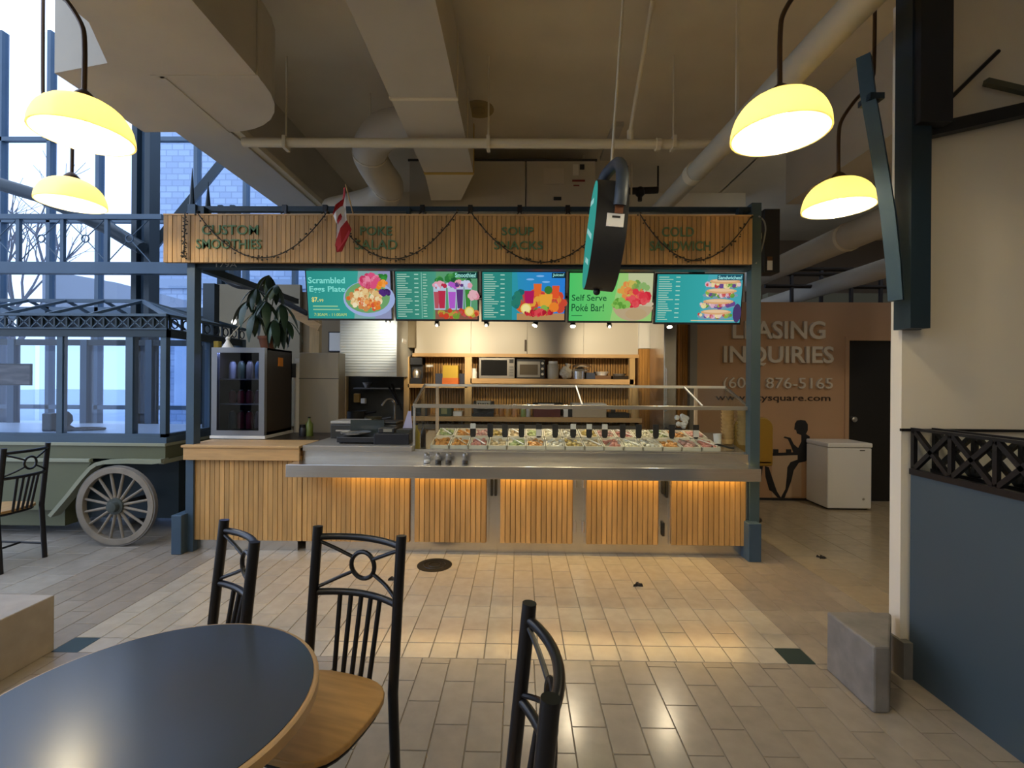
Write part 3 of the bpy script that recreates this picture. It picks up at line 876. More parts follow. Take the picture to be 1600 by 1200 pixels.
# garlands
CORD = mat('dark_cord', '2B2113', 0.7)
def garland(a, b, low, label):
    pts = []
    A, B = at(*a, GY - 0.03), at(*b, GY - 0.03)
    zl = at((a[0] + b[0]) / 2, low, GY - 0.03).z
    n = 26
    zm = (A.z + B.z) / 2
    for i in range(n + 1):
        t = i / n
        p = A.lerp(B, t)
        p.z -= (zm - zl) * (1 - (2 * t - 1) ** 2)
        pts.append(p)
    t = thing('leaf_garland', label, 'garland', tuple(A))
    MB().tube(pts, 0.005, 5).build('cord', CORD, t)
    bm = MB()
    for p in pts:
        for _ in range(2):
            q = p + Vector((random.uniform(-.02, .02), random.uniform(-.008, .008), random.uniform(-.018, .018)))
            bm.ball(q, random.uniform(0.005, 0.009), 5, 3, (1.4, 0.6, 1))
    bm.build('leaves', mat('dry_leaf', '3A3018', 0.8), t, kind='stuff')
garland((308, 332), (512, 330), 403, 'dark leaf garland swagging across green custom smoothies lettering')
garland((532, 352), (714, 331), 404, 'dark leaf garland swagging beside the red and white flag')
garland((736, 332), (925, 372), 408, 'dark leaf garland swagging across green soup snacks lettering')
garland((1000, 335), (1173, 339), 407, 'dark leaf garland swagging across green cold sandwich lettering')
garland((289, 334), (287.5, 402), 380, 'dark leaf garland hanging straight down near sign board end')
# clips hooking lights on the top rail
for k, px in enumerate((445, 508, 660, 735, 812, 887)):
    x = at(px, 330, SY).x
    t = thing('rail_clip', 'small dark spring clip gripping rail above the sign board', 'clip', (x, SY, 3.05), 'clips on the top rail')
    MB().box(x - 0.02, x + 0.02, SY - 0.012, SY + 0.062, 3.03, 3.10).build('jaw', BLACK, t)
    MB().bar((x, SY - 0.01, 3.04), (x - 0.05, SY - 0.03, 2.985), 0.008, 0.008).bar((x, SY - 0.01, 3.04), (x + 0.05, SY - 0.03, 2.985), 0.008, 0.008).build('handle', BLACK, t)
# flag
fg = thing('flag', 'red and white maple leaf flag hanging from rail above sign board', 'flag', tuple(at(540, 330, 3.98)))
FR = mat('flag_red', 'A81E22', 0.7); FW = mat('flag_white', 'D8D2CC', 0.7)
FY = 3.96
def fpoly(pts, m, name, dy=0.0):
    q = [at(x, y, FY) for x, y in pts]
    n = len(q)
    wav = lambda v: FY + 0.018 * math.sin(v.x * 40 + v.z * 14)
    vs = [(v.x, wav(v) - dy, v.z) for v in q] + [(v.x, wav(v) - dy + 0.003, v.z) for v in q]
    MB().add(vs, [tuple(range(n)), tuple(range(n, 2 * n))[::-1]] + [(i, n + i, n + (i + 1) % n, (i + 1) % n) for i in range(n)]).build(name, m, fg)
fpoly([(538, 294), (540, 294), (540, 305), (534, 322), (523, 333), (522, 336), (520, 334), (525, 321), (534, 310)], FR, 'red_band')
fpoly([(540, 304), (539, 325), (541, 344), (524, 372), (526, 350), (521, 337), (526, 331), (534, 319)], FW, 'white_band')
fpoly([(541, 343), (548, 357), (546, 365), (533, 392), (526, 394), (523, 382), (525, 371), (533, 357)], FR, 'red_band')
fpoly([(533, 334), (535, 339), (534, 344), (532, 347), (529, 352), (528, 346), (530, 339)], FR, 'maple_leaf', 0.006)
MB().cyl(at(540, 288, FY), at(541, 330, FY) + Vector((0, 0.2, 0)), 0.006, 8).build('pole', WOODV, fg)
# menu screens
VX = [(477, 614, 422.5, 500.5), (615.5, 749, 423.5, 501.5), (751, 885, 424, 503), (887, 1021.5, 426, 504), (1023.5, 1160, 428.5, 506)]
TVY, TILT = 4.6, math.radians(9)
tv = []
TVW, TVH = 0.845, 0.487
tl_ = ['menu screen showing scrambled eggs plate special', 'menu screen showing smoothies price list', 'menu screen showing juices and fruit', 'green menu screen advertising self serve poke bar', 'menu screen showing stacked sandwiches']
class Scr:
    """flat picture pieces on a tilted screen; u,v run 0..1 from the lower left corner"""
    def __init__(s, k):
        a, c, b, d = VX[k]
        ctr = at((a + c) / 2, (b + d) / 2, TVY)
        s.w, s.h = (c - a) / F * TVY - 0.012, TVH
        s.M = Matrix.Translation(ctr) @ Matrix.Rotation(TILT, 4, 'X')
        s.t = thing('menu_screen', tl_[k], 'screen', tuple(ctr))
        W2, H2 = s.w / 2, s.h / 2
        MB().box(-W2, W2, 0.0, 0.05, -H2, H2).xf(s.M).build('housing', PLAST, s.t)
        MB().box(-0.06, 0.06, 0.05, 0.13, -0.1, H2 + 0.04).xf(s.M).build('mount', MATTE, s.t)
        MB().cyl((0, 0.1, H2 - 0.02), (0, 0.1, H2 + 0.16), 0.015, 8).xf(s.M).build('drop_rod', MATTE, s.t)
        s.iw, s.ih = s.w - 0.022, s.h - 0.03
        s.n = 0
        s.quads = {}
    def uv(s, u, v, lay):
        return Vector(((u - 0.5) * s.iw, -0.0008 - 0.0007 * lay, (v - 0.5) * s.ih + 0.004))
    def bgrad(s, nodes_col):
        W2, H2 = s.iw / 2, s.ih / 2
        o = MB().add([(-W2, -0.0008, -H2 + 0.004), (W2, -0.0008, -H2 + 0.004), (W2, -0.0008, H2 + 0.004), (-W2, -0.0008, H2 + 0.004)], [(0, 1, 2, 3)]).xf(s.M).build('panel', nodes_col, s.t)
        return o
    def poly(s, pts, col, lay=1):
        b = s.quads.setdefault((col, lay), MB())
        b.add([s.M @ s.uv(u, v, lay) for u, v in pts], [tuple(range(len(pts)))])
    def disc(s, u, v, r, col, lay=1, ry=None, n=12, a0=0, a1=2 * math.pi):
        ry = (r * s.iw / s.ih) if ry is None else ry
        s.poly([(u + r * math.cos(a0 + (a1 - a0) * i / n), v + ry * math.sin(a0 + (a1 - a0) * i / n)) for i in range(n)], col, lay)
    def rectp(s, u0, v0, u1, v1, col, lay=1):
        s.poly([(u0, v0), (u1, v0), (u1, v1), (u0, v1)], col, lay)
    def text(s, body, u0, v0, u1, v1, col, lay=4, bold=0.0):
        me = text_mesh(body, 'screen_text', (u1 - u0) * s.iw, (v1 - v0) * s.ih, 0, bold)
        me.materials.clear(); me.materials.append(emit('screen_' + col, col, SCR))
        me.transform(s.M @ Matrix.Translation(s.uv((u0 + u1) / 2, (v0 + v1) / 2, lay)))
        o = bpy.data.objects.new('screen_text', me); COL.objects.link(o); link(o, s.t)
    def done(s):
        for (col, lay), b in s.quads.items():
            b.build('screen_picture', emit('screen_' + col, col, SCR), s.t, kind='stuff')
SCR = 0.5
def grad_emit(name, c0, c1, axis='X'):
    """two-colour printed background, fixed to the panel"""
    m = bpy.data.materials.new(name); m.use_nodes = True
    nt = m.node_tree; nt.nodes.remove(nt.nodes['Principled BSDF'])
    tc = nt.nodes.new('ShaderNodeTexCoord'); sx = nt.nodes.new('ShaderNodeSeparateXYZ')
    nt.links.new(tc.outputs['Generated'], sx.inputs[0])
    cr = nt.nodes.new('ShaderNodeValToRGB')
    cr.color_ramp.elements[0].color = (*lin(c0), 1); cr.color_ramp.elements[1].color = (*lin(c1), 1)
    nt.links.new(sx.outputs[axis], cr.inputs[0])
    e = nt.nodes.new('ShaderNodeEmission'); e.inputs[1].default_value = SCR
    nt.links.new(cr.outputs[0], e.inputs[0]); nt.links.new(e.outputs[0], nt.nodes['Material Output'].inputs[0])
    return m
rs = random.Random(5)
def blobs(s, u, v, ru, rv, cols, n, r, lay=3):
    for _ in range(n):
        a, q = rs.uniform(0, 6.28), math.sqrt(rs.random())
        s.disc(u + ru * q * math.cos(a), v + rv * q * math.sin(a), r * rs.uniform(0.5, 1.2), rs.choice(cols), lay + rs.randint(0, 2), n=7)
def menu(s, u0, u1, n, v0=0.06, v1=0.94, price=True):
    for i in range(n):
        v = v1 - (v1 - v0) * i / (n - 1)
        s.rectp(u0, v - 0.009, u0 + (u1 - u0) * rs.uniform(0.35, 0.72), v + 0.009, 'A8CDB8', 2)
        if price and i % 2 == 0:
            s.rectp(u1 - 0.05, v - 0.009, u1, v + 0.009, 'B6DCCB', 2)
# 1 eggs
s = Scr(0)
s.bgrad(grad_emit('screen_teal', '2E938C', '3FA89B'))
s.poly([(0.55, 0), (1, 0), (1, 1), (0.62, 1)], '7FA9A8', 1)
s.poly([(0.8, 0), (1, 0), (1, 1), (0.86, 1)], '8E94B8', 2)
s.disc(0.74, 0.42, 0.31, '9FB0DC', 3, 0.38, 28)
s.disc(0.72, 0.45, 0.27, '6FA36A', 4, 0.33, 24)
blobs(s, 0.69, 0.42, 0.2, 0.22, ['E9D9A8', 'D9B77A', 'C98A52', 'E6C58C', 'D5672F', 'F0E2BE'], 110, 0.03, 5)
blobs(s, 0.76, 0.3, 0.12, 0.1, ['E07A2E', 'D45A3A', 'EBA05A'], 30, 0.028, 6)
blobs(s, 0.76, 0.8, 0.1, 0.11, ['D8527E', 'E68AA4', 'C23A62'], 26, 0.05, 5)
blobs(s, 0.9, 0.72, 0.06, 0.07, ['E8862A', 'F0A24A'], 12, 0.035, 6)
blobs(s, 0.92, 0.87, 0.05, 0.06, ['2F7A32', '3E9440'], 10, 0.035, 5)
blobs(s, 0.92, 0.55, 0.07, 0.06, ['3A2358', '52307A'], 14, 0.03, 6)
s.text('Scrambled', 0.02, 0.74, 0.46, 0.87, '86E2D6', 7, 0.02)
s.text('Eggs Plate', 0.03, 0.53, 0.46, 0.68, '86E2D6', 7, 0.02)
s.text('$7.', 0.05, 0.34, 0.13, 0.45, 'F2E27A', 7, 0.02)
s.text('99', 0.14, 0.35, 0.19, 0.41, 'F2E27A', 7)
for v, e_ in ((0.26, 0.36), (0.19, 0.38)):
    s.rectp(0.06, v - 0.012, e_, v + 0.012, '9CCB9A', 4)
s.text('7:30AM - 11:00AM', 0.07, 0.05, 0.46, 0.115, 'C9DA6E', 7)
s.done()
# 2 smoothies
s = Scr(1)
s.bgrad(grad_emit('screen_green', '2C7F74', '5FAE8C'))
s.rectp(0.315, 0.02, 0.32, 0.98, '9FD5C4', 2)
menu(s, 0.02, 0.28, 20)
menu(s, 0.335, 0.42, 16, price=False)
s.poly([(0.45, 0), (1, 0), (1, 1), (0.5, 1)], '5C9C72', 1)
s.rectp(0.72, 0.86, 1.0, 0.99, '123B3A', 3)
s.text('Smoothies!', 0.73, 0.88, 0.985, 0.975, '9FE6DA', 7, 0.02)
s.rectp(0.48, 0.0, 1.0, 0.2, '8C5A4A', 2)
blobs(s, 0.72, 0.82, 0.22, 0.12, ['2E7A3C', '4E9A4E', '1E5A34'], 30, 0.04, 2)
for u, h, c, w in ((0.5, 0.5, 'B5555E', 0.04), (0.565, 0.52, 'B8304A', 0.055), (0.69, 0.5, 'B05CC8', 0.055), (0.785, 0.55, '5A3878', 0.05), (0.885, 0.55, '3E8A3A', 0.045)):
    s.poly([(u - w * 0.75, 0.2), (u + w * 0.75, 0.2), (u + w, 0.2 + h), (u - w, 0.2 + h)], 'B9C4DA', 3)
    s.poly([(u - w * 0.6, 0.23), (u + w * 0.6, 0.23), (u + w * 0.85, 0.08 + h), (u - w * 0.85, 0.08 + h)], c, 4)
    blobs(s, u, 0.2 + h, w, 0.06, ['E0A0B0', 'C8CFE8', c], 8, 0.03, 5)
blobs(s, 0.76, 0.12, 0.24, 0.08, ['C8442E', 'D87A4A', '6E9A3A', 'C05050', 'B0A040'], 34, 0.035, 5)
s.disc(0.9, 0.17, 0.06, 'DDC85A', 8, n=16); s.disc(0.9, 0.17, 0.045, 'EBDD8C', 9, n=14)
blobs(s, 0.95, 0.5, 0.04, 0.08, ['D88A9A', 'E0B0B8'], 8, 0.04, 5)
s.done()
# 3 juices
s = Scr(2)
s.bgrad(grad_emit('screen_blue', '2E9AA0', '2D7FD8'))
s.rectp(0.0, 0.0, 0.36, 1.0, '2E8A80', 1)
s.poly([(0.36, 0), (0.46, 0), (0.42, 1), (0.36, 1)], '2F96A8', 1)
menu(s, 0.02, 0.27, 20)
s.rectp(0.84, 0.88, 1.0, 0.99, '12323A', 3)
s.text('Juices!', 0.85, 0.9, 0.985, 0.975, '9FE6DA', 7, 0.02)
for u, v in ((0.58, 0.85), (0.7, 0.92), (0.77, 0.8)):
    s.disc(u, v, 0.05, '7FB4EA', 2, 0.02)
s.rectp(0.42, 0.0, 1, 0.14, 'B58A5A', 2)
blobs(s, 0.72, 0.36, 0.27, 0.22, ['D8642A', 'E08A34', 'C84A34', '5E8A3A', 'E0A23E', 'C83A3E'], 70, 0.06, 3)
for u, v, w, c in ((0.57, 0.35, 0.06, 'B01E5A'), (0.77, 0.28, 0.08, 'E8A63A'), (0.67, 0.5, 0.05, 'E06A30'), (0.89, 0.46, 0.045, 'E0562E')):
    s.poly([(u - w * 0.8, v), (u + w * 0.8, v), (u + w, v + 0.26), (u - w, v + 0.26)], c, 8)
s.disc(0.8, 0.63, 0.05, '3A7A34', 9, n=10)
s.disc(0.53, 0.24, 0.065, 'E8D06A', 9, n=16); s.disc(0.53, 0.24, 0.05, 'F0E29A', 10, n=14)
s.disc(0.87, 0.27, 0.06, 'E8822E', 9, n=16); s.disc(0.75, 0.24, 0.045, '8AB04A', 9, n=12)
blobs(s, 0.68, 0.15, 0.16, 0.06, ['C8283A', 'A81E30', 'D84A50'], 22, 0.03, 9)
blobs(s, 0.44, 0.42, 0.06, 0.16, ['1E6A6E', '2A7A6A'], 14, 0.05, 4)
s.done()
# 4 poke
s = Scr(3)
s.bgrad(grad_emit('screen_lime', '4FC66A', '8CCB6E'))
s.poly([(0.5, 0), (1, 0), (1, 1), (0.6, 1)], '9CCB78', 1)
s.poly([(0.72, 0.3), (1, 0.2), (1, 1), (0.7, 1)], 'BFC59A', 2)
s.disc(0.77, 0.36, 0.25, 'C9B99A', 3, 0.1, 24)
s.disc(0.77, 0.36, 0.25, 'B9A582', 4, 0.36, 20, math.pi, 2 * math.pi)
blobs(s, 0.74, 0.62, 0.15, 0.18, ['E08A4A', 'D8A04A', 'C8B85A'], 34, 0.045, 5)
blobs(s, 0.82, 0.48, 0.12, 0.14, ['D83A46', 'E0565A', 'C82A3A'], 34, 0.05, 6)
blobs(s, 0.62, 0.36, 0.1, 0.08, ['5E9A3A', '7AB04A', '8AC05A'], 20, 0.04, 7)
blobs(s, 0.86, 0.74, 0.08, 0.08, ['6E9A4A', '8AB06A'], 12, 0.04, 5)
s.disc(0.81, 0.15, 0.13, 'B9A078', 9, 0.12, 16)
s.text('Self Serve', 0.03, 0.42, 0.45, 0.55, '1F5A34', 7, 0.01)
s.text('Poké Bar!', 0.03, 0.2, 0.42, 0.36, '1F5A34', 7, 0.01)
s.rectp(0.03, 0.1, 0.16, 0.12, '2F7A44', 7)
s.done()
# 5 sandwiches
s = Scr(4)
s.bgrad(grad_emit('screen_cyan', '2E9A96', '3FB0B4'))
menu(s, 0.02, 0.27, 20)
s.poly([(0.5, 0), (1, 0), (1, 1), (0.6, 1)], '4AA8B4', 1)
s.rectp(0.7, 0.88, 1.0, 0.99, '1A4A5E', 9)
s.text('Sandwiches!', 0.71, 0.9, 0.985, 0.975, '9FE6E6', 11, 0.02)
for i, (u, v) in enumerate(((0.7, 0.08), (0.72, 0.3), (0.75, 0.52), (0.78, 0.72))):
    s.disc(u, v + 0.05, 0.21, '7A9AB0', 3, 0.07, 18)
    blobs(s, u, v + 0.08, 0.2, 0.05, ['5E9A3A', 'C84A4A', 'E0C0C0', '8AB04A', 'D8B0C0', '6A4A8A', 'E8D8A0'], 40, 0.03, 4)
    s.disc(u + 0.01, v + 0.14, 0.18, 'D8A878', 7, 0.055, 18)
    s.disc(u + 0.01, v + 0.155, 0.15, 'E6C49C', 8, 0.03, 16)
s.rectp(0.42, 0.03, 0.93, 0.05, 'D8C9A0', 3)
s.disc(0.96, 0.2, 0.05, '4A3A6A', 3, 0.2)
s.done()
for a, b, c, d in ((474, 415, 1163, 420, ),):
    Z = at(800, 416, TVY + 0.1).z
    tag(MB().box(at(470, 420, TVY).x, at(1168, 420, TVY).x, TVY + 0.12, TVY + 0.17, Z, Z + 0.05).build('screen_rail', NAVY), 'dark steel rail the menu screens hang from', 'rail')
# spotlights
q0 = at(800, 500, 5.05)
tk = thing('light_track', 'black lighting track hidden behind the menu screens', 'track', (0, 5.05, 2.42))
MB().box(at(560, 500, 5.05).x, at(1080, 500, 5.05).x, 5.03, 5.07, 2.42, 2.45).build('track', BLACK, tk)
MB().box(-1.2, -1.18, 5.04, 5.06, 2.45, 3.05).box(1.2, 1.22, 5.04, 5.06, 2.45, 3.05).box(-2.9, 2.1, 5.02, 5.08, 2.99, 3.05).build('hanger', BLACK, tk)
for k, (px, py, tgt) in enumerate(((607, 500, (575, 560)), (683, 505, (690, 550)), (760, 505, (772, 548)), (837, 505, (760, 690)), (895, 506, (900, 690)), (952, 507, (960, 548)), (1046, 507, (1060, 690)))):
    p = at(px, py, 5.05)
    t = thing('spotlight', 'small black spotlight shining under the menu screens', 'lamp', (p.x, 5.05, p.z), 'spotlights under the screens')
    T = at(*tgt, 6.3 if tgt[1] < 650 else 4.5)
    d = (T - p).normalized()
    MB().cyl((p.x, 5.05, 2.42), (p.x, 5.05, p.z), 0.008, 6).build('stem', BLACK, t)
    MB().cyl(p - d * 0.06, p + d * 0.03, 0.022, 14, 0.03).build('housing', BLACK, t, True)
    MB().cyl(p + d * 0.03, p + d * 0.034, 0.027, 14).ball(p + Vector((0, -0.02, -0.026)), 0.014, 8, 5).build('lens', emit('spot_glow', (1, 0.9, 0.7), 6.0), t)
    l = bpy.data.lights.new('spot_light', 'SPOT'); l.energy = SPOT_W * (3 if k else 1.4); l.color = (1, 0.83, 0.56) if k else (0.95, 0.95, 0.85); l.spot_size = math.radians(75); l.spot_blend = 0.7; l.shadow_soft_size = 0.02
    lo = bpy.data.objects.new('spot_light', l); COL.objects.link(lo); lo.location = p + d * 0.05; lo.rotation_euler = d.to_track_quat('-Z', 'Y').to_euler(); link(lo, t)
# round hanging sign
DY = 2.66
dg = thing('round_hanging_sign', 'black drum-shaped hanging sign with teal face on thick hook', 'sign', tuple(at(945, 300, DY)))
ctr = at(944, 371, DY)
R0 = 0.295; TH = 0.16
def drum(b, x0, x1, r, n=40):
    vs, fs = [], []
    for x in (x0, x1):
        for k in range(n):
            a = 2 * math.pi * k / n
            vs.append((x, r * math.cos(a), r * math.sin(a)))
    fs = [tuple(range(n)), tuple(range(n, 2 * n))[::-1]] + [(k, n + k, n + (k + 1) % n, (k + 1) % n) for k in range(n)]
    return b.add(vs, fs)
DM = Matrix.Translation(ctr) @ Matrix.Rotation(math.radians(-3), 4, 'Z') @ Matrix.Rotation(math.radians(5.5), 4, 'Y')
drum(MB(), -TH / 2, TH / 2, R0).xf(DM).build('rim', MATTE, dg, True)
drum(MB(), -TH / 2 - 0.004, -TH / 2, R0 - 0.006).xf(DM).build('face', emit('teal_face', '3FA79B', 0.4), dg)
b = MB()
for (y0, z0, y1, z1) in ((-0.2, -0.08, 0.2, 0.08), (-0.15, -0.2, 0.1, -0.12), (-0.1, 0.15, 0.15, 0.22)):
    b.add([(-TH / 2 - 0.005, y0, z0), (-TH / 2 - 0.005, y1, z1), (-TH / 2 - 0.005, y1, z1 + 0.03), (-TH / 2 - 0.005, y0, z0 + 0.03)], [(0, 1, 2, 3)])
b.xf(DM).build('face_streaks', emit('face_streaks', 'A8E0DC', 0.4), dg)  # three pale slanting bars across the teal face
hk = [(0.03, -0.31, 0.07), (0.03, -0.32, 0.14), (0.03, -0.28, 0.24), (0.02, -0.17, 0.34), (0, -0.02, 0.38), (-0.03, 0.08, 0.36), (-0.045, 0.14, 0.26)]
MB().tube(spline(hk, 6), 0.032, 10).xf(DM).build('hook', mat('slate_plastic', '3A424C', 0.5), dg, True)
MB().box(0.01, 0.05, -0.31, -0.285, 0.03, 0.07).xf(DM).build('orange_stub', mat('rust_stub', '6B3A18', 0.6), dg)
MB().box(-0.025, 0.06, -0.302, -0.29, -0.035, 0.03).xf(DM).build('paper_label', PAPER, dg)
MB().box(0.0, 0.04, -0.304, -0.302, 0.008, 0.018).xf(DM).build('label_print', INK, dg)
MB().ball((-0.01, 0, -R0 - 0.012), 0.02, 10, 6).xf(DM).build('bottom_knob', MATTE, dg, True)
tp = DM @ Vector((0, 0, 0.385))
MB().cyl(tp, (tp.x + 0.12, tp.y + 0.1, CZ), 0.008, 8).build('hanging_rod', CREAM, dg)
# speaker on the right post
x0, x1, z0, z1 = rect(1194, 326, 1219, 426, 4.75)
spk = thing('speaker', 'tall black column speaker with white label beside stall post', 'speaker', ((x0 + x1) / 2, 4.8, z0))
MB().box(x0, x1, 4.75, 4.92, z0, z1).build('cabinet', MATTE, spk, bevel=0.008)
a = rect(1199, 404, 1207, 425, 4.745)
MB().box(a[0], a[1], 4.745, 4.75, a[2] + 0.02, a[3]).build('white_label', PAPER, spk)
MB().box(a[0], a[1], 4.744, 4.7495, a[3] - 0.02, a[3] + 0.02).build('brown_label', mat('brown_label', '6B4526', 0.6), spk)
MB().box(q1 - 0.03, x0, 4.8, 4.85, 2.99, 3.05).build('bracket', WHITE, spk)
cb = [at(1186, 338, 4.15), at(1194, 346, 4.3), at(1196, 362, 4.3), at(1190, 390, 4.25), at(1181, 412, 4.18)]
tag(MB().tube(spline(cb, 5), 0.007, 6).build('hanging_cable', mat('pale_cable', '8E8C86', 0.5)), 'pale thin cable dangling along right stall post', 'cable')

# ================================================================ DISPLAY CASE
dcx0, dcx1 = at(645, 700, 4.24).x, at(1171, 700, 4.24).x
CY0, CY1 = 4.24, 4.72
CB, CF, CTOP = 0.912, 1.325, 1.495       # bed, front top edge, back top edge
dc = thing('display_case', 'glass sneeze guard display case on steel serving counter', 'display case', (0, 4.5, CB))
MB().box(dcx0, dcx1, CY0, CY0 + 0.02, 0.90, 0.925).build('base_rail', STEEL, dc)
MB().box(dcx0, dcx1, CY0 + 0.02, CY1 + 0.2, 0.895, 0.905).build('base_deck', STEEL, dc)
MB().box(dcx0, dcx1, CY0 - 0.01, CY0 + 0.025, CF - 0.03, CF + 0.005).build('front_rail', mat('satin_aluminium', 'A8A195', 0.3, 0.6), dc, bevel=0.004)
MB().box(dcx0 + 0.01, dcx1 - 0.01, CY1 - 0.015, CY1 + 0.015, CTOP - 0.012, CTOP + 0.012).build('back_rail', mat('bright_aluminium', 'D8D2C4', 0.35, 0.3), dc)
for x in (dcx0, dcx1 - 0.02):
    MB().box(x, x + 0.02, CY0, CY0 + 0.025, 0.925, CF - 0.03).build('upright', STEEL, dc)
    MB().bar((x + 0.01, CY0, CF), (x + 0.01, CY1, CTOP), 0.02, 0.022).build('side_rail', STEEL, dc)
    MB().prism([(CY0 + 0.02, 0.925), (CY1, 0.925), (CY1, CTOP - 0.02), (CY0 + 0.02, CF - 0.03)], 'x', x + 0.008, x + 0.012).build('side_pane', GLASS, dc)
for px in (683, 1087):
    x = at(px, 660, 4.72).x
    MB().box(x - 0.014, x + 0.014, CY1 - 0.01, CY1 + 0.015, 1.02, CTOP).build('back_post', mat('pink_cream_post', 'C9AE93', 0.4), dc)
xs = [dcx0 + 0.02, at(683, 630, 4.4).x, at(906, 630, 4.4).x, at(1087, 630, 4.4).x, dcx1 - 0.02]
for i in range(4):
    MB().box(xs[i] + 0.003, xs[i + 1] - 0.003, CY0 + 0.004, CY0 + 0.010, 0.926, CF - 0.03).build('front_pane', GLASS, dc)
    a, b = xs[i] + 0.003, xs[i + 1] - 0.003
    MB().add([(a, CY0, CF + 0.008), (b, CY0, CF + 0.008), (b, CY1, CTOP), (a, CY1, CTOP), (a, CY0, CF + 0.002), (b, CY0, CF + 0.002), (b, CY1, CTOP - 0.006), (a, CY1, CTOP - 0.006)],
             [(0, 1, 2, 3), (7, 6, 5, 4), (0, 4, 5, 1), (1, 5, 6, 2), (2, 6, 7, 3), (3, 7, 4, 0)]).build('top_pane', GLASS, dc)
    if i in (1, 2):
        x = xs[i + 1] if i == 1 else xs[i + 1]
        MB().bar((x, CY0, CF + 0.01), (x, CY1, CTOP + 0.005), 0.012, 0.008).build('pane_joint', WHITE, dc)
# tilted bed of pans
TB = math.atan2(0.10, 0.55)
BM = Matrix.Translation((0, 4.29, 0.915)) @ Matrix.Rotation(TB, 4, 'X')
MB().box(dcx0 + 0.02, dcx1 - 0.02, 0, 0.60, -0.004, 0.004).xf(BM).build('pan_bed', STEEL, dc)
foods = [('orange carrot', 'D6984F'), ('pale shredded cabbage', 'DDD6BC'), ('diced beige tofu', 'C4AC80'), ('pink ham', 'D2A197'), ('white rice', 'E6E1D4'), ('pale green cucumber', 'A8B278'), ('pink radish', 'C88679'), ('yellow corn', 'D5BA6E')]
rf = random.Random(3)
LID = glass('plastic_lid', (0.97, 0.97, 0.96), 1.35, 0.15)
PAN = mat('pan_plastic', 'E3DCCB', 0.35)
npan = 15
pw = (dcx1 - dcx0 - 0.36) / npan
for i in range(npan):
    for j in range(2):
        fn, fc = foods[(i * 3 + j * 5 + (i // 3)) % len(foods)] if not (i == 1 and j == 0) else foods[0]
        x = dcx0 + 0.14 + (i + 0.5) * pw
        y0 = 0.02 + j * 0.30
        t = thing('food_pan', 'open pan of %s in the %s row of the display case' % (fn, ('front', 'back')[j]), 'food pan', tuple(BM @ Vector((x, y0 + 0.13, 0.005))), 'pans of %s, %s row' % (fn, ('front', 'back')[j]))
        w, d, h = pw / 2 - 0.004, 0.26, 0.035
        b = MB()
        b.box(x - w, x + w, y0, y0 + 0.008, 0.005, h).box(x - w, x + w, y0 + d - 0.008, y0 + d, 0.005, h).box(x - w, x - w + 0.008, y0, y0 + d, 0.005, h).box(x + w - 0.008, x + w, y0, y0 + d, 0.005, h).box(x - w, x + w, y0, y0 + d, 0.004, 0.008)
        b.xf(BM).build('pan', PAN, t)
        b = MB()
        for _ in range(26):
            b.ball((x + rf.uniform(-w * 0.75, w * 0.75), y0 + rf.uniform(0.04, d - 0.04), 0.014 + rf.uniform(0, 0.02)), rf.uniform(0.013, 0.024), 6, 4, (1, 1, 0.7))
        b.xf(BM).build('food', mat('food_' + fc, fc, 0.5, noise=20, var=0.25), t, kind='stuff')
        if (i + j) % 3 != 0:
            MB().bar((x - w * 0.6, y0 + 0.2, 0.05), (x + w * 0.75, y0 + 0.03, 0.042), 0.012, 0.006).xf(BM).build('tongs', STEEL if i % 2 else PAPER, t)
# upright paddles
for k, px in enumerate((739, 766, 789, 815, 842, 867.5, 895.6, 920.6, 945, 973, 998, 1025, 1050, 1087.6)):
    y = 4.583
    c = at(px, 674 + (px - 740) * 0.006, y)
    x, z1, z0 = c.x, c.z + 0.075, c.z - 0.082
    wh = {0: 't', 4: 'l', 6: 't', 7: 't', 8: 't', 13: 'l'}.get(k)
    lb = {None: 'plain black name paddle standing between food pans', 't': 'black name paddle with white tag at its top between food pans', 'l': 'black name paddle with white tag low down between food pans'}[wh]
    t = thing('name_paddle', lb, 'label', (x, y, z0), lb + 's')
    MB().prism([(x - 0.028, z1), (x + 0.028, z1), (x + 0.028, z0 + 0.05), (x + 0.02, z0 + 0.03), (x + 0.012, z0 + 0.022), (x + 0.012, z0), (x - 0.012, z0), (x - 0.012, z0 + 0.022), (x - 0.02, z0 + 0.03), (x - 0.028, z0 + 0.05)], 'y', y, y + 0.008).build('paddle', mat('charcoal_paddle', '2C2A2B', 0.5), t)
    if wh:
        za, zb = (z1 - 0.048, z1 + 0.002) if wh == 't' else (z0 + 0.04, z0 + 0.105)
        MB().box(x - 0.026, x + 0.026, y - 0.004, y - 0.0005, za, zb).build('white_tag', PAPER, t)
# things in and on the case
def bottle(x, y, z, h, r, m, label, cap=BLACK, name='bottle', cat='bottle', neck=0.3):
    t = thing(name, label, cat, (x, y, z))
    MB().lathe((x, y, z), [(r, 0), (r, h * 0.62), (r * neck, h * 0.8), (r * neck, h * 0.93)], 14).build('glass_body', m, t, True)
    MB().cyl((x, y, z + h * 0.93), (x, y, z + h), r * neck * 1.25, 10).build('cap', cap, t, True)
    return t
OIL = mat('olive_oil', '8E7A1E', 0.15)
q = at(651, 697, 4.30); bottle(q.x, 4.30, 0.917, 0.235, 0.03, OIL, 'tall bottle of golden oil at the display case end')
q = at(661, 692, 4.36); bottle(q.x, 4.37, 0.935, 0.22, 0.024, mat('dark_vinegar', '2A1A12', 0.2), 'dark vinegar bottle behind golden oil bottle')
KRAFT = mat('kraft_card', 'C09A62', 0.7, noise=8, var=0.08)
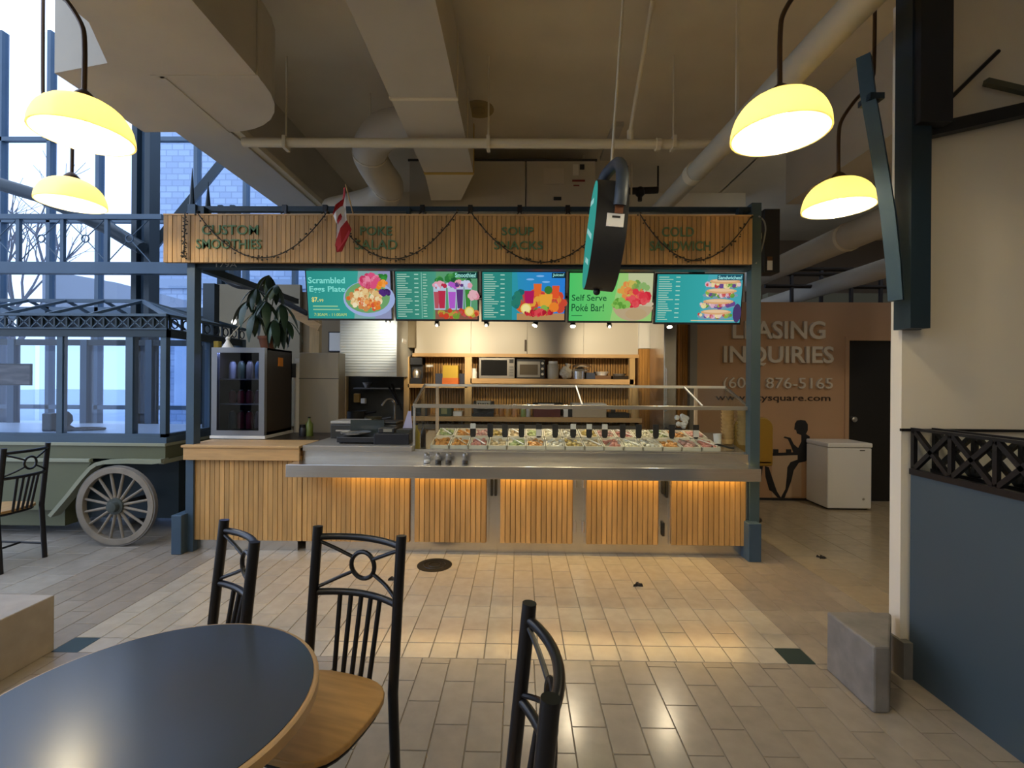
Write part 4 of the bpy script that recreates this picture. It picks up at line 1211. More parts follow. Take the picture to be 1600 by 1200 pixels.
for k, px in enumerate((1137, 1157)):
    x = at(px, 670, 4.52).x
    z0 = 0.962
    t = thing('paper_bowl_stack', ('tall' if k else 'slightly set back') + ' stack of brown paper bowls in display case corner', 'bowl stack', (x, 4.52 - 0.06 * k, z0))
    for i in range(9):
        z = z0 + i * 0.034
        MB().lathe((x, 4.52 - 0.06 * k, z), [(0.042, 0), (0.058, 0.045), (0.06, 0.045), (0.06, 0.05), (0.054, 0.05), (0.04, 0.004)], 18).build('bowl', KRAFT, t, True)
x = at(1121, 682, 4.5).x
tag(MB().lathe((x, 4.5, 0.958), [(0.03, 0), (0.038, 0.1), (0.034, 0.1), (0.028, 0.005)], 16).build('paper_cup', PAPER, smooth=True), 'white paper cup beside the brown bowl stacks', 'cup')
q = at(1123, 703, 4.33)
tag(MB().tube(spline([(q.x - 0.07, 4.33, 0.945), (q.x, 4.36, 0.972), (q.x + 0.1, 4.34, 0.95), (q.x + 0.14, 4.33, 0.947)], 5), 0.01, 8).build('serving_tongs', BLACK, smooth=True), 'black curved serving tongs lying in front of paper cup', 'tongs')
SALTG = glass('shaker_glass', (0.9, 0.9, 0.9), 1.5)
for px, nm, c in ((667, 'glass shaker of salt with chrome top, on the tray rail', 'E6E2DA'), (685, 'glass shaker of dark pepper beside the salt shaker on tray rail', '3A332C'), (701, 'glass shaker with round knob top on the tray rail', '4A4038'), (727, 'glass shaker standing apart on the tray rail', '3E352E')):
    x = at(px, 716, 4.1).x
    t = thing('spice_shaker', nm, 'shaker', (x, 4.1, 0.825))
    MB().lathe((x, 4.1, 0.825), [(0.03, 0), (0.03, 0.05), (0.022, 0.07)], 14).build('jar', SALTG, t, True)
    MB().cyl((x, 4.1, 0.83), (x, 4.1, 0.852), 0.026, 14).build('contents', mat('spice_' + c, c, 0.8), t, True)
    MB().lathe((x, 4.1, 0.893), [(0.024, 0), (0.024, 0.016), (0.012, 0.024)], 14).build('lid', STEEL, t, True)
# scale, terminal, papers on the grey worktop
q0, q1 = at(527, 690, 4.32), at(590, 690, 4.32)
sl = thing('counter_scale', 'black counter scale with shiny round plate on grey worktop', 'scale', (q0.x, 4.4, 0.957))
MB().box(q0.x, q1.x, 4.3, 4.62, 0.969, 1.02).build('body', PLAST, sl, bevel=0.006)
MB().lathe(((q0.x + q1.x) / 2 - 0.05, 4.42, 1.02), [(0.04, 0), (0.13, 0.02), (0.14, 0.034), (0.13, 0.028), (0.001, 0.022)], 24).build('plate', STEEL, sl, True)
MB().box(q0.x + 0.02, q1.x - 0.02, 4.6, 4.63, 1.0, 1.15).build('display', mat('dark_display', '333A38', 0.2), sl)
for xx in (q0.x + 0.03, q1.x - 0.03):
    MB().cyl((xx, 4.33, 0.957), (xx, 4.33, 0.97), 0.015, 8).build('foot', MATTE, sl)
q0, q1 = at(584, 690, 4.28), at(641, 690, 4.28)
te = thing('cash_drawer', 'black cash drawer with card terminal on grey worktop', 'cash drawer', (q0.x, 4.4, 0.957))
MB().box(q0.x, q1.x - 0.012, 4.28, 4.66, 0.957, 1.055).build('drawer', mat('navy_black', '17171F', 0.4), te, bevel=0.005)
MB().box(q0.x + 0.02, q0.x + 0.17, 4.34, 4.5, 1.055, 1.10).build('terminal', PLAST, te, bevel=0.006)
MB().box(q0.x + 0.07, q0.x + 0.15, 4.337, 4.34, 1.065, 1.092).build('display', mat('lcd', '8F8A78', 0.3), te)
MB().box(q0.x + 0.19, q1.x - 0.02, 4.34, 4.5, 1.055, 1.085).build('card_box', mat('olive_black', '2D2D22', 0.5), te)
q = at(638, 655, 4.5)
tag(MB().prism([(q.x - 0.05, 1.087), (q.x + 0.04, 1.087), (q.x + 0.025, 1.25), (q.x + 0.0, 1.25)], 'y', 4.49, 4.5).build('folded_card', mat('lilac_paper', 'B9B3CC', 0.7)), 'pale lilac folded card standing on the cash drawer', 'card')
q = at(568, 672, 4.9)
gr = thing('grill_press', 'black closed grill with steel hood behind the scale', 'grill', (q.x, 4.85, 0.957))
MB().box(q.x - 0.26, q.x + 0.4, 4.68, 4.98, 0.957, 1.10).build('body', mat('dark_enamel', '30302E', 0.35), gr, bevel=0.01)
MB().box(q.x - 0.26, q.x + 0.06, 4.68, 4.98, 1.105, 1.13).build('steel_lid', mat('pale_tray', 'B4AFA6', 0.4), gr, bevel=0.006)
MB().box(q.x + 0.08, q.x + 0.4, 4.68, 4.98, 1.105, 1.125).build('lid', PLAST, gr, bevel=0.006)
MB().box(q.x - 0.2, q.x + 0.3, 4.665, 4.68, 1.03, 1.045).build('handle', STEEL, gr)

# ================================================================ INSIDE THE STALL
BY = 6.5
struct(MB().box(-3.4, at(1078, 600, BY).x, BY, BY + 0.1, 0, 2.75).build('wall_stall', mat('stall_wall', '8C7A5E', 0.8)))
# white bulkhead
x0, x1, z0, z1 = rect(648, 440, 998, 553, 6.2)
bh = thing('wall_cupboards', 'row of white wall cupboards lit by spotlights', 'cupboard', ((x0 + x1) / 2, 6.2, z0))
BW = mat('white_laminate', 'CFC6B4', 0.45)
ed = [648, 736, 824, 912, 998]
for i in range(4):
    MB().box(at(ed[i], 520, 6.2).x + 0.002, at(ed[i + 1], 520, 6.2).x - 0.002, 6.2, 6.5, z0, 2.6).build('cupboard_door', BW, bh)
MB().box(x0 - 0.02, x1 + 0.02, 6.17, 6.5, z0 - 0.045, z0).build('bottom_trim', WOODC, bh)
q = at(821, 543, 6.19)
MB().box(q.x - 0.012, q.x + 0.012, 6.185, 6.2, q.z - 0.05, q.z + 0.1).build('lock_strip', mat('lock_strip', '4A3A28', 0.5), bh)
# shelving
sh = thing('wooden_shelving', 'pine wall shelving with slatted back behind the display case', 'shelving', (0, 6.2, 0))
def sbox(a, b, c, d, Y, dep, name, m=WOODC):
    MB().pbox(a, b, c, d, Y, dep).build(name, m, sh)
for a, c in ((631, 639), (726, 737), (984, 992)):
    x0, x1 = at(a, 600, 6.12).x, at(c, 600, 6.12).x
    MB().box(x0, x1, 6.12, 6.2, 0, z0 - 0.05).build('upright', WOODV, sh)
sbox(637, 600, 730, 606, 6.12, 0.36, 'shelf')
sbox(735, 592, 990, 600, 6.12, 0.36, 'shelf')
sbox(637, 652, 1003, 659, 6.0, 0.48, 'shelf')
sbox(637, 664, 1003, 672, 6.02, 0.03, 'shelf_rail', mat('grey_rail', '6E6456', 0.6))
bm = MB(); bd = MB()
x = at(640, 600, 6.45).x
xe = at(990, 600, 6.45).x
while x < xe:
    bm.box(x, x + 0.026, 6.45, 6.49, 0.7, z0)
    x += 0.036
bm.build('back_slats', mat('back_pine', 'A87B3C', 0.6, noise=5, var=0.2, stretch=(9, 9, 1)), sh, kind='stuff')
MB().box(at(637, 600, 6.3).x, at(1003, 600, 6.3).x, 6.06, 6.48, 0, 0.95).build('under_counter', mat('back_pine', 'A87B3C'), sh)
# shelf goods
def zs(py, Y):
    return at(800, py, Y).z
ZU, ZL, ZM = at(860, 592, 6.12).z, at(820, 652, 6.0).z, at(684, 600, 6.12).z
def goods(a, c, Y, z, h, dep, name, label, cat, m, bevel=0.005):
    x0, x1 = at(a, 600, Y).x, at(c, 600, Y).x
    t = thing(name, label, cat, ((x0 + x1) / 2, Y, z))
    MB().box(x0, x1, Y, Y + dep, z, z + h).build('body', m, t, bevel=bevel)
    return t, x0, x1
def ph(py, Y, z):
    return at(800, py, Y).z - z
SILV = mat('silver_plastic', '8F8B84', 0.35, 0.5)
DKG = mat('dark_glass', (0.012, 0.011, 0.010), 0.12)
t, x0, x1 = goods(748, 804, 6.14, ZU, ph(559, 6.14, ZU), 0.28, 'microwave', 'silver microwave oven with black door on upper shelf', 'microwave', SILV)
h = ph(559, 6.14, ZU)
MB().box(x0 + 0.03, x1 - 0.10, 6.132, 6.14, ZU + 0.04, ZU + h - 0.03).build('door_glass', DKG, t)
MB().box(x1 - 0.07, x1 - 0.015, 6.134, 6.14, ZU + h - 0.07, ZU + h - 0.02).build('display', MATTE, t)
for k in range(4):
    MB().box(x1 - 0.07, x1 - 0.015, 6.135, 6.14, ZU + 0.03 + k * 0.035, ZU + 0.055 + k * 0.035).build('button', mat('grey_button', '6F6C68', 0.5), t)
t, x0, x1 = goods(807, 851, 6.14, ZU, ph(561, 6.14, ZU), 0.28, 'toaster_oven', 'silver and black toaster oven beside the microwave', 'oven', PLAST)
h = ph(561, 6.14, ZU)
MB().box(x0 + 0.01, x1 - 0.06, 6.13, 6.14, ZU + 0.02, ZU + h - 0.03).build('door', SILV, t)
MB().box(x0 + 0.04, x1 - 0.09, 6.126, 6.13, ZU + 0.05, ZU + h - 0.07).build('door_glass', mat('smoky_glass', '5A5042', 0.15), t)
for k in range(3):
    MB().cyl((x1 - 0.03, 6.14, ZU + 0.06 + k * 0.07), (x1 - 0.03, 6.12, ZU + 0.06 + k * 0.07), 0.018, 10).build('knob', STEEL, t)
PLASC = mat('milky_plastic', 'B9B2A4', 0.3)
def jar(px, Y, z, r, h, m, lid, name, label, cat='jar', lh=0.03):
    x = at(px, 600, Y).x
    t = thing(name, label, cat, (x, Y, z))
    MB().lathe((x, Y, z), [(r * 0.92, 0), (r, 0.02), (r, h - 0.05), (r * 0.8, h - lh)], 16).build('body', m, t, True)
    MB().cyl((x, Y, z + h - lh), (x, Y, z + h), r * 0.82, 14).build('lid', lid, t, True)
    return t
jar(740, 6.2, ZU, 0.045, 0.13, PAPER, PAPER, 'white_canister', 'small white canister beside the microwave', 'canister')
jar(864, 6.22, ZU, 0.075, 0.23, PLASC, PAPER, 'storage_jar', 'clear storage jar with white lid beside toaster oven')
x = at(884, 600, 6.2).x
t = thing('plastic_bag', 'crumpled white plastic bag on upper shelf', 'bag', (x, 6.2, ZU))
b = MB().ball((x, 6.2, ZU + 0.08), 0.085, 12, 8, (1, 0.8, 0.95))
b.v = [(p[0] + random.uniform(-.012, .012), p[1] + random.uniform(-.012, .012), max(ZU, p[2] + random.uniform(-.015, .015))) for p in b.v]
b.build('bag', mat('white_bag', 'C9C0AE', 0.4), t)
MB().cyl((x + 0.02, 6.2, ZU + 0.14), (x + 0.03, 6.2, ZU + 0.2), 0.012, 8, 0.04).build('knot', mat('white_bag', 'C9C0AE'), t)
x = at(904, 600, 6.2).x
t = thing('cooking_pot', 'steel cooking pot with stacked lids on upper shelf', 'pot', (x, 6.2, ZU))
MB().lathe((x, 6.2, ZU), [(0.08, 0), (0.085, 0.09), (0.09, 0.09), (0.09, 0.1), (0.08, 0.1), (0.078, 0.005)], 20).build('pot', STEEL, t, True)
MB().lathe((x + 0.02, 6.2, ZU + 0.10), [(0.12, 0), (0.1, 0.03), (0.02, 0.05)], 20).build('lid', STEEL, t, True)
MB().lathe((x + 0.04, 6.22, ZU + 0.155), [(0.13, 0), (0.1, 0.03), (0.02, 0.045)], 20).build('upper_lid', STEEL, t, True)
goods(916, 930, 6.16, ZU, 0.085, 0.12, 'blue_carton', 'small dark blue carton between pot and white tray', 'box', mat('navy_carton', '2A3448', 0.6))
t, x0, x1 = goods(928, 955, 6.2, ZU, 0.05, 0.15, 'wooden_tray', 'brown wooden tray under shallow white dish', 'tray', mat('brown_tray', '6B4A2A', 0.6))
tag(MB().lathe(((x0 + x1) / 2, 6.28, ZU + 0.05), [(0.06, 0), (0.1, 0.05), (0.105, 0.05), (0.06, 0.008)], 20).build('white_dish', PAPER, smooth=True), 'shallow white dish stacked on the brown tray', 'dish')
t, x0, x1 = goods(958, 982, 6.2, ZU, 0.045, 0.2, 'dark_griddle', 'dark flat griddle pan at upper shelf end', 'pan', DB)
MB().lathe(((x0 + x1) / 2, 6.3, ZU + 0.045), [(0.07, 0), (0.09, 0.03), (0.08, 0.03), (0.06, 0.005)], 16).build('bowl', mat('grey_bowl', '8A8074', 0.5), t, True)
# left bay: coffee maker, jar, cartons
x0, x1 = at(641, 580, 6.14).x, at(659, 580, 6.14).x
t = thing('coffee_maker', 'black coffee maker with steel dial on the shelf above dark appliance', 'coffee maker', ((x0 + x1) / 2, 6.2, ZM))
MB().box(x0, x1, 6.14, 6.36, ZM, ZM + 0.07).build('base', PLAST, t)
MB().box(x0, x1, 6.22, 6.36, ZM + 0.07, ZM + 0.34).build('column', PLAST, t)
MB().box(x0, x1, 6.14, 6.36, ZM + 0.25, ZM + 0.34).build('head', PLAST, t)
MB().lathe(((x0 + x1) / 2, 6.19, ZM + 0.075), [(0.05, 0), (0.055, 0.08), (0.035, 0.12)], 14).build('carafe', STEEL, t, True)
jar(671, 6.17, ZM, 0.06, 0.25, glass('jar_glass', (0.85, 0.85, 0.85)), PAPER, 'glass_jar', 'clear glass jar next to the black coffee maker')
x0, x1 = at(691, 580, 6.16).x, at(716, 580, 6.16).x
t = thing('yellow_carton', 'open yellow and orange carton in front of slate blue crate', 'box', ((x0 + x1) / 2, 6.2, ZM))
MB().box(x0, x1, 6.16, 6.3, ZM, ZM + 0.08).build('lower_half', mat('orange_card', 'CF6A1E', 0.6), t)
MB().box(x0 + 0.005, x1 - 0.005, 6.165, 6.295, ZM + 0.08, ZM + 0.245).build('upper_half', mat('yellow_card', 'C9A52C', 0.6), t)
goods(680, 728, 6.34, ZM, 0.14, 0.1, 'blue_crate', 'slate blue crate behind yellow carton', 'crate', mat('slate_crate', '454C63', 0.6))
t, x0, x1 = goods(643, 668, 6.05, ZL, 0.13, 0.2, 'espresso_cups_box', 'dark appliance with glass lid beneath the coffee maker', 'appliance', mat('smoky', '3A3A36', 0.3))
t, x0, x1 = goods(686, 706, 6.05, ZL, 0.13, 0.2, 'green_tea_tin', 'dark green tin on lower shelf', 'tin', mat('green_tin', '3A4A32', 0.5))
MB().box(x0 + 0.03, x1 - 0.06, 6.046, 6.05, ZL + 0.03, ZL + 0.1).build('label', mat('tin_label', '8C8A5A', 0.6), t)
goods(708, 722, 6.08, ZL, 0.06, 0.2, 'paper_pack', 'flat white paper pack beside the green tin', 'paper', PAPER)
# lower shelf goods
x0, x1 = at(738, 640, 6.04).x, at(771, 640, 6.04).x
t = thing('espresso_machine', 'black and steel espresso machine on lower shelf', 'coffee machine', ((x0 + x1) / 2, 6.1, ZL))
MB().box(x0, x1, 6.04, 6.3, ZL, ZL + 0.04).build('base', PLAST, t)
MB().box(x0, x1, 6.16, 6.3, ZL + 0.04, ZL + 0.19).build('back', PLAST, t)
MB().box(x0 + 0.05, x1 - 0.04, 6.06, 6.3, ZL + 0.1, ZL + 0.20).build('steel_head', STEEL, t)
for k in range(5):
    MB().cyl((x0 + 0.075 + k * 0.03, 6.06, ZL + 0.165), (x0 + 0.075 + k * 0.03, 6.05, ZL + 0.165), 0.01, 8).build('dial', MATTE, t)
for px, h, r, c, nm in ((784, 0.15, 0.035, '9C6A3A', 'amber spice jar next to the espresso machine'), (794, 0.13, 0.035, 'B0854A', 'light brown spice jar on lower shelf'), (805, 0.16, 0.035, 'C08A5A', 'tan jar with white lid on lower shelf'), (818, 0.13, 0.034, '8A9A5A', 'pale green jar on lower shelf'), (826, 0.17, 0.03, 'BDB6B0', 'white squeeze bottle on lower shelf')):
    jar(px, 6.1, ZL, r, h, mat('jar_' + c, c, 0.4), PAPER, 'spice_jar', nm)
t, x0, x1 = goods(834, 876, 6.06, ZL, 0.1, 0.25, 'red_box', 'dark red box with white card on lower shelf', 'box', mat('dark_red_box', '5E2420', 0.6))
MB().box(x0 + 0.06, x1 - 0.08, 6.1, 6.105, ZL + 0.1, ZL + 0.17).build('white_card', PAPER, t)
goods(833, 880, 6.33, ZL, 0.17, 0.1, 'black_crate', 'black crate behind dark red box', 'crate', MATTE)
goods(881, 888, 6.1, ZL, 0.15, 0.1, 'white_carton', 'narrow white carton beside dark red box', 'box', PAPER)
goods(889, 894, 6.1, ZL, 0.16, 0.1, 'black_carton', 'narrow black carton beside white carton', 'box', MATTE)
t, x0, x1 = goods(895, 948, 6.06, ZL, 0.16, 0.3, 'white_container', 'wide white storage container on lower shelf', 'container', mat('offwhite_box', 'B8A890', 0.6))
MB().box(x0, x1, 6.055, 6.365, ZL + 0.155, ZL + 0.175).build('lid', PAPER, t)
t, x0, x1 = goods(951, 984, 6.04, ZL, 0.06, 0.25, 'black_hotplate', 'black hotplate with knob post on lower shelf', 'hotplate', MATTE)
MB().box(x0 + 0.04, x0 + 0.09, 6.06, 6.1, ZL + 0.06, ZL + 0.13).build('knob_post', PLAST, t)
# right end: slat panel, white board, steel fridge
rp = thing('slat_wall_panel', 'orange pine slat panel between shelving and steel fridge', 'panel', (at(1016, 600, 6.15).x, 6.15, 0))
zt = at(1016, 545, 6.15).z
slat_row(rp, 998, 1036, 9, 6.15, 0.3, zt, WOODR, 0.03, 0.08)
MB().box(at(998, 600, 6.15).x, at(1036, 600, 6.15).x, 6.18, 6.45, 0, zt).build('backing', WOODB, rp)
MB().box(at(998, 600, 6.15).x, at(1036, 600, 6.15).x, 6.15, 6.45, zt + 0.005, 2.6).build('white_board', WHITE, rp)
FRY = 5.52
rf_ = thing('steel_fridge', 'tall stainless steel fridge beside orange slat panel', 'fridge', (at(1047, 600, 6.0).x, 6.0, 0))
MB().box(at(1037, 600, FRY).x, at(1057, 600, FRY).x, 5.52, 6.12, 0.05, 2.35).build('door', STEEL, rf_, bevel=0.01)
MB().box(at(1040, 600, FRY).x, at(1042, 600, FRY).x, 5.48, 5.52, 1.2, 1.7).build('handle', STEEL, rf_)
MB().box(at(1038, 600, FRY).x, at(1056, 600, FRY).x, 5.54, 6.1, 0, 0.05).build('foot', MATTE, rf_)
rp2 = thing('slat_end_panel', 'dark orange slat panel beyond steel fridge', 'panel', (at(1067, 600, 6.15).x, 6.15, 0))
slat_row(rp2, 1058, 1077, 5, 6.2, 0.3, 2.5, WOODR, 0.03, 0.1)
MB().box(at(1058, 600, 6.2).x, at(1077, 600, 6.2).x, 6.23, 6.45, 0, 2.5).build('backing', WOODB, rp2)
q = at(994, 600, 6.0)
tag(MB().lathe((q.x, 6.05, ZL), [(0.05, 0), (0.055, 0.05), (0.05, 0.1), (0.04, 0.38), (0.045, 0.4), (0.02, 0.4)], 14).build('cup_stack', KRAFT, smooth=True), 'tall stack of tan paper cups at shelf end', 'cup stack')
t, x0, x1 = goods(1055, 1082, 5.15, 0.0, 1.02, 0.3, 'side_cabinet', 'dark side cabinet below the steel fridge', 'cabinet', MATTE)
a = MB()
for _ in range(14):
    a.ball((random.uniform(x0 + 0.03, x1 - 0.03), 5.2, 1.05 + random.uniform(0, 0.12)), 0.03, 6, 4)
tag(a.build('napkin_bunch', PAPER, kind=None), 'bunch of crumpled white napkins on dark side cabinet', 'napkins')
# hood with louvres, cooking nook
x0, x1, hz0, hz1 = rect(531, 502, 620, 588, 5.55)
hd = thing('extractor_hood', 'pale grey extractor hood with fine horizontal louvres', 'hood', ((x0 + x1) / 2, 5.6, hz0))
HOOD = mat('hood_white', 'C9C9C2', 0.45)
MB().box(x0, x1, 5.55, 6.45, hz0, 2.6).build('canopy', HOOD, hd)
n = 18
for i in range(n):
    z = hz0 + 0.05 + (hz1 - hz0 - 0.06) * i / n
    MB().prism([(5.55, z), (5.545, z + 0.002), (5.55, z + 0.022)], 'x', x0 + 0.01, x1 - 0.01).build('louvre', HOOD, hd)
nk = thing('kitchen_backsplash', 'dark metal splashback panel behind the cooking corner', 'panel', (at(585, 640, 6.4).x, 6.4, 0.8))
MB().pbox(541, 575, 634, 700, 6.38, 0.06).build('panel', mat('dark_splash', '3E3D38', 0.4, 0.3, noise=4, var=0.3), nk)
MB().pbox(531, 575, 541, 662, 6.3, 0.1).build('wood_trim', WOODV, nk)
MB().pbox(552, 606, 625, 608, 6.2, 0.16).build('wire_shelf', STEELD, nk)
x0, x1 = at(525, 660, 5.5).x, at(606, 660, 5.5).x
ct = thing('prep_counter', 'dark prep counter under the extractor hood', 'counter', ((x0 + x1) / 2, 5.6, 0))
MB().box(x0, x1, 5.5, 6.37, 0, 0.93).build('body', mat('prep_steel', '4A4843', 0.4, 0.5), ct)
MB().box(x0, x1, 5.45, 6.37, 0.93, 0.96).build('top', STEEL, ct)
ZS = at(585, 606, 6.2).z
x = at(574, 600, 6.27).x
tag(MB().lathe((x, 6.27, ZS), [(0.03, 0), (0.07, 0.07), (0.075, 0.07), (0.03, 0.006)], 18).build('steel_bowl', STEEL, smooth=True), 'small shiny steel bowl on wire shelf under hood', 'bowl')
def pot(px, Y, z, r, h, m, name, label, cat='pot'):
    x = at(px, 640, Y).x
    t = thing(name, label, cat, (x, Y, z))
    MB().lathe((x, Y, z), [(r * 0.8, 0), (r, h * 0.3), (r, h), (r * 1.05, h), (r * 0.95, h * 0.95), (r * 0.75, 0.01)], 18).build('body', m, t, True)
    MB().cyl((x + r * 0.9, Y, z + h * 0.8), (x + r * 2.2, Y, z + h * 0.95), 0.012, 8).build('handle', BLACK, t, True)
pot(557, 5.8, 0.96, 0.11, 0.2, MATTE, 'saucepan', 'large black saucepan under hood')
pot(583, 5.65, 0.96, 0.1, 0.14, mat('olive_pot', '4A4632', 0.5), 'stew_pot', 'olive brown pot in cooking corner')
pot(553, 5.58, 0.96, 0.07, 0.09, STEEL, 'milk_pan', 'small steel milk pan before black saucepan')
q = at(557, 622, 6.3)
tag(MB().box(q.x - 0.04, q.x + 0.04, 6.3, 6.36, q.z - 0.06, q.z + 0.06).build('yellow_tin', mat('ochre_tin', '9A7430', 0.5), bevel=0.008), 'ochre tin hanging on dark splashback', 'tin')
q = at(567, 626, 6.3)
tag(MB().box(q.x - 0.03, q.x + 0.03, 6.3, 6.36, q.z - 0.04, q.z + 0.03).build('white_carton', PAPER, bevel=0.008), 'little white carton beside ochre tin', 'box')
for k, (a, b) in enumerate(((( 608, 605), (622, 632)), ((612, 600), (628, 640)))):
    tag(MB().cyl(at(*a, 6.2), at(*b, 6.1), 0.014, 8).build('hanging_ladle', BLACK), ('long black ladle leaning between tap and wire shelf', 'longer black ladle leaning nearest the pine shelving')[k], 'ladle', 'ladles in the cooking corner')
q = at(602, 640, 5.9)
fc = thing('tap', 'chrome tap at the cooking corner sink', 'tap', (q.x, 5.9, 0.96))
MB().tube(spline([(q.x + 0.1, 5.95, 0.96), (q.x + 0.1, 5.95, 1.25), (q.x + 0.03, 5.9, 1.3), (q.x - 0.03, 5.85, 1.22)], 5), 0.014, 8).build('spout', STEEL, fc, True)
MB().cyl((q.x + 0.1, 5.95, 0.96), (q.x + 0.1, 5.95, 0.99), 0.03, 12).build('base', STEEL, fc, True)
# grey panel fridge, wooden post and beam, frame, paper towel
x0, x1, z0, z1 = rect(467, 551, 529, 700, 5.25)
gp = thing('upright_freezer', 'plain beige grey upright freezer beside extractor hood', 'freezer', ((x0 + x1) / 2, 5.3, 0))
MB().box(x0, x1, 5.25, 5.45, 0.05, z1).build('cabinet', mat('beige_grey_enamel', '8F8676', 0.45), gp, bevel=0.006)
MB().box(x0 + 0.02, x1 - 0.02, 5.27, 5.43, 0, 0.05).build('foot', MATTE, gp)
MB().box(x0 - 0.002, x1 + 0.002, 5.248, 5.252, 1.55, 1.556).build('door_gap', MATTE, gp)
pw_ = thing('wooden_post', 'pine post with short beam above the beige freezer', 'post', (at(490, 530, 5.9).x, 5.9, 0))
MB().pbox(483, 480, 498, 700, 5.9, 0.08).build('post', WOODV, pw_)
MB().bar(at(455, 488, 5.86), at(500, 512, 5.86), 0.05, 0.09).build('beam', WOODC, pw_)
x0, x1, z0, z1 = rect(508, 517, 531, 549, 6.35)
pf = thing('picture_frame', 'white picture in thin dark frame above beige freezer', 'picture', ((x0 + x1) / 2, 6.35, z0))
MB().box(x0, x1, 6.46, 6.498, z0, z1).build('frame', MATTE, pf)
MB().box(x0 + 0.015, x1, 6.454, 6.46, z0 + 0.015, z1 - 0.015).build('print', PAPER, pf)
q = at(627, 533, 5.9)
pt = thing('paper_towel', 'paper towel roll on dark holder beside hood', 'paper towel', tuple(q))
MB().cyl((q.x, 5.8, q.z), (q.x, 6.0, q.z), 0.045, 18).build('roll', PAPER, pt, True)
MB().cyl((q.x, 5.79, q.z), (q.x, 6.02, q.z), 0.015, 10).build('core', MATTE, pt)
MB().box(q.x - 0.03, q.x + 0.03, 5.99, 6.06, q.z - 0.06, q.z + 0.25).build('holder', MATTE, pt)
MB().pbox(624, 500, 648, 543, 6.1, 0.35).build('backing_box', mat('tan_box', '7E7158', 0.7), pt)
# ---------------- drinks fridge
FY_ = 4.62
x0, x1, z0, z1 = rect(330, 543, 413, 690, FY_)
z0 = 0.985
fd = thing('drinks_fridge', 'glass door drinks fridge on the wooden counter', 'fridge', ((x0 + x1) / 2, FY_, 0.957))
BRN = mat('brown_black_side', '2B211A', 0.5)
D = 0.56
MB().box(x0, x0 + 0.02, FY_ + 0.05, FY_ + D, z0, z1).box(x1 - 0.02, x1, FY_ + 0.05, FY_ + D, z0, z1).box(x0, x1, FY_ + 0.05, FY_ + D, z1 - 0.02, z1).box(x0, x1, FY_ + 0.05, FY_ + D, z0, z0 + 0.03).box(x0, x1, FY_ + D - 0.02, FY_ + D, z0, z1).build('cabinet', BRN, fd)
fw = 0.055
MB().box(x0, x0 + fw, FY_, FY_ + 0.045, z0, z1).box(x1 - fw, x1, FY_, FY_ + 0.045, z0, z1).box(x0 + fw, x1 - fw, FY_, FY_ + 0.045, z1 - 0.05, z1).box(x0 + fw, x1 - fw, FY_, FY_ + 0.045, z0, z0 + 0.05).build('door_frame', mat('silver_frame', '8E9096', 0.3, 0.8), fd)
MB().box(x0 + fw, x1 - fw, FY_ + 0.015, FY_ + 0.022, z0 + 0.05, z1 - 0.05).build('door_glass', glass('tinted_glass', (0.55, 0.58, 0.66)), fd)
MB().box(x0, x1 + 0.02, FY_ - 0.02, FY_ + D, 0.957, 0.984).build('base_board', PAPER, fd)
MB().box(x0 + 0.1, x1 - 0.1, FY_ + 0.1, FY_ + 0.16, z1 - 0.035, z1 - 0.025).build('cool_light', emit('cool_led', (0.25, 0.3, 1.0), 2.0), fd)
l = bpy.data.lights.new('fridge_led', 'AREA'); l.shape = 'RECTANGLE'; l.size = 0.3; l.size_y = 0.04; l.energy = 1.5; l.color = (0.5, 0.6, 1.0)
lo = bpy.data.objects.new('fridge_led', l); COL.objects.link(lo); lo.location = ((x0 + x1) / 2, FY_ + 0.12, z1 - 0.04); lo.rotation_euler = (math.radians(-15), 0, 0); link(lo, fd)
q = at(434, 565, FY_ + 0.2)
MB().box(x1, x1 + 0.003, FY_ + 0.26, FY_ + 0.36, q.z - 0.045, q.z + 0.045).build('orange_sticker', mat('orange_sticker', 'D9861E', 0.6), fd)
shz = [z0 + 0.05, z0 + 0.31, z0 + 0.56]
for z in shz[1:]:
    MB().box(x0 + 0.025, x1 - 0.025, FY_ + 0.08, FY_ + 0.5, z - 0.012, z).build('wire_shelf', STEELD, fd)
cc = ['2C4A5E', '7A2438', '8C2A40', '5E4A52', '8A8C94', '3E4A3A', '6A6258']
for r_, z in enumerate(shz):
    for i in range(5):
        x = x0 + 0.09 + i * 0.09
        c = cc[(i + r_ * 2) % len(cc)] if r_ != 1 else ['7A2438', '8C2A40', '7A2438', '6E3A44', '9A9CA6'][i]
        hgt = 0.125 if r_ == 1 else 0.17
        lb = {0: 'drink bottle standing on bottom of drinks fridge', 1: 'drink can on middle shelf of drinks fridge', 2: 'drink bottle on top shelf of drinks fridge'}[r_]
        t = thing('drink_can' if r_ == 1 else 'drink_bottle', lb, 'drink', (x, FY_ + 0.2, z), lb.replace('drink ', 'drinks: ', 1))
        MB().lathe((x, FY_ + 0.2, z + (0.001 if r_ else 0)), [(0.033, 0), (0.035, 0.01), (0.035, hgt * 0.8), (0.022, hgt)], 12).build('can', mat('drink_' + c, c, 0.35), t, True)
        MB().cyl((x, FY_ + 0.2, z + hgt), (x, FY_ + 0.2, z + hgt + 0.012), 0.02, 10).build('top', STEEL, t, True)
ZF = z1
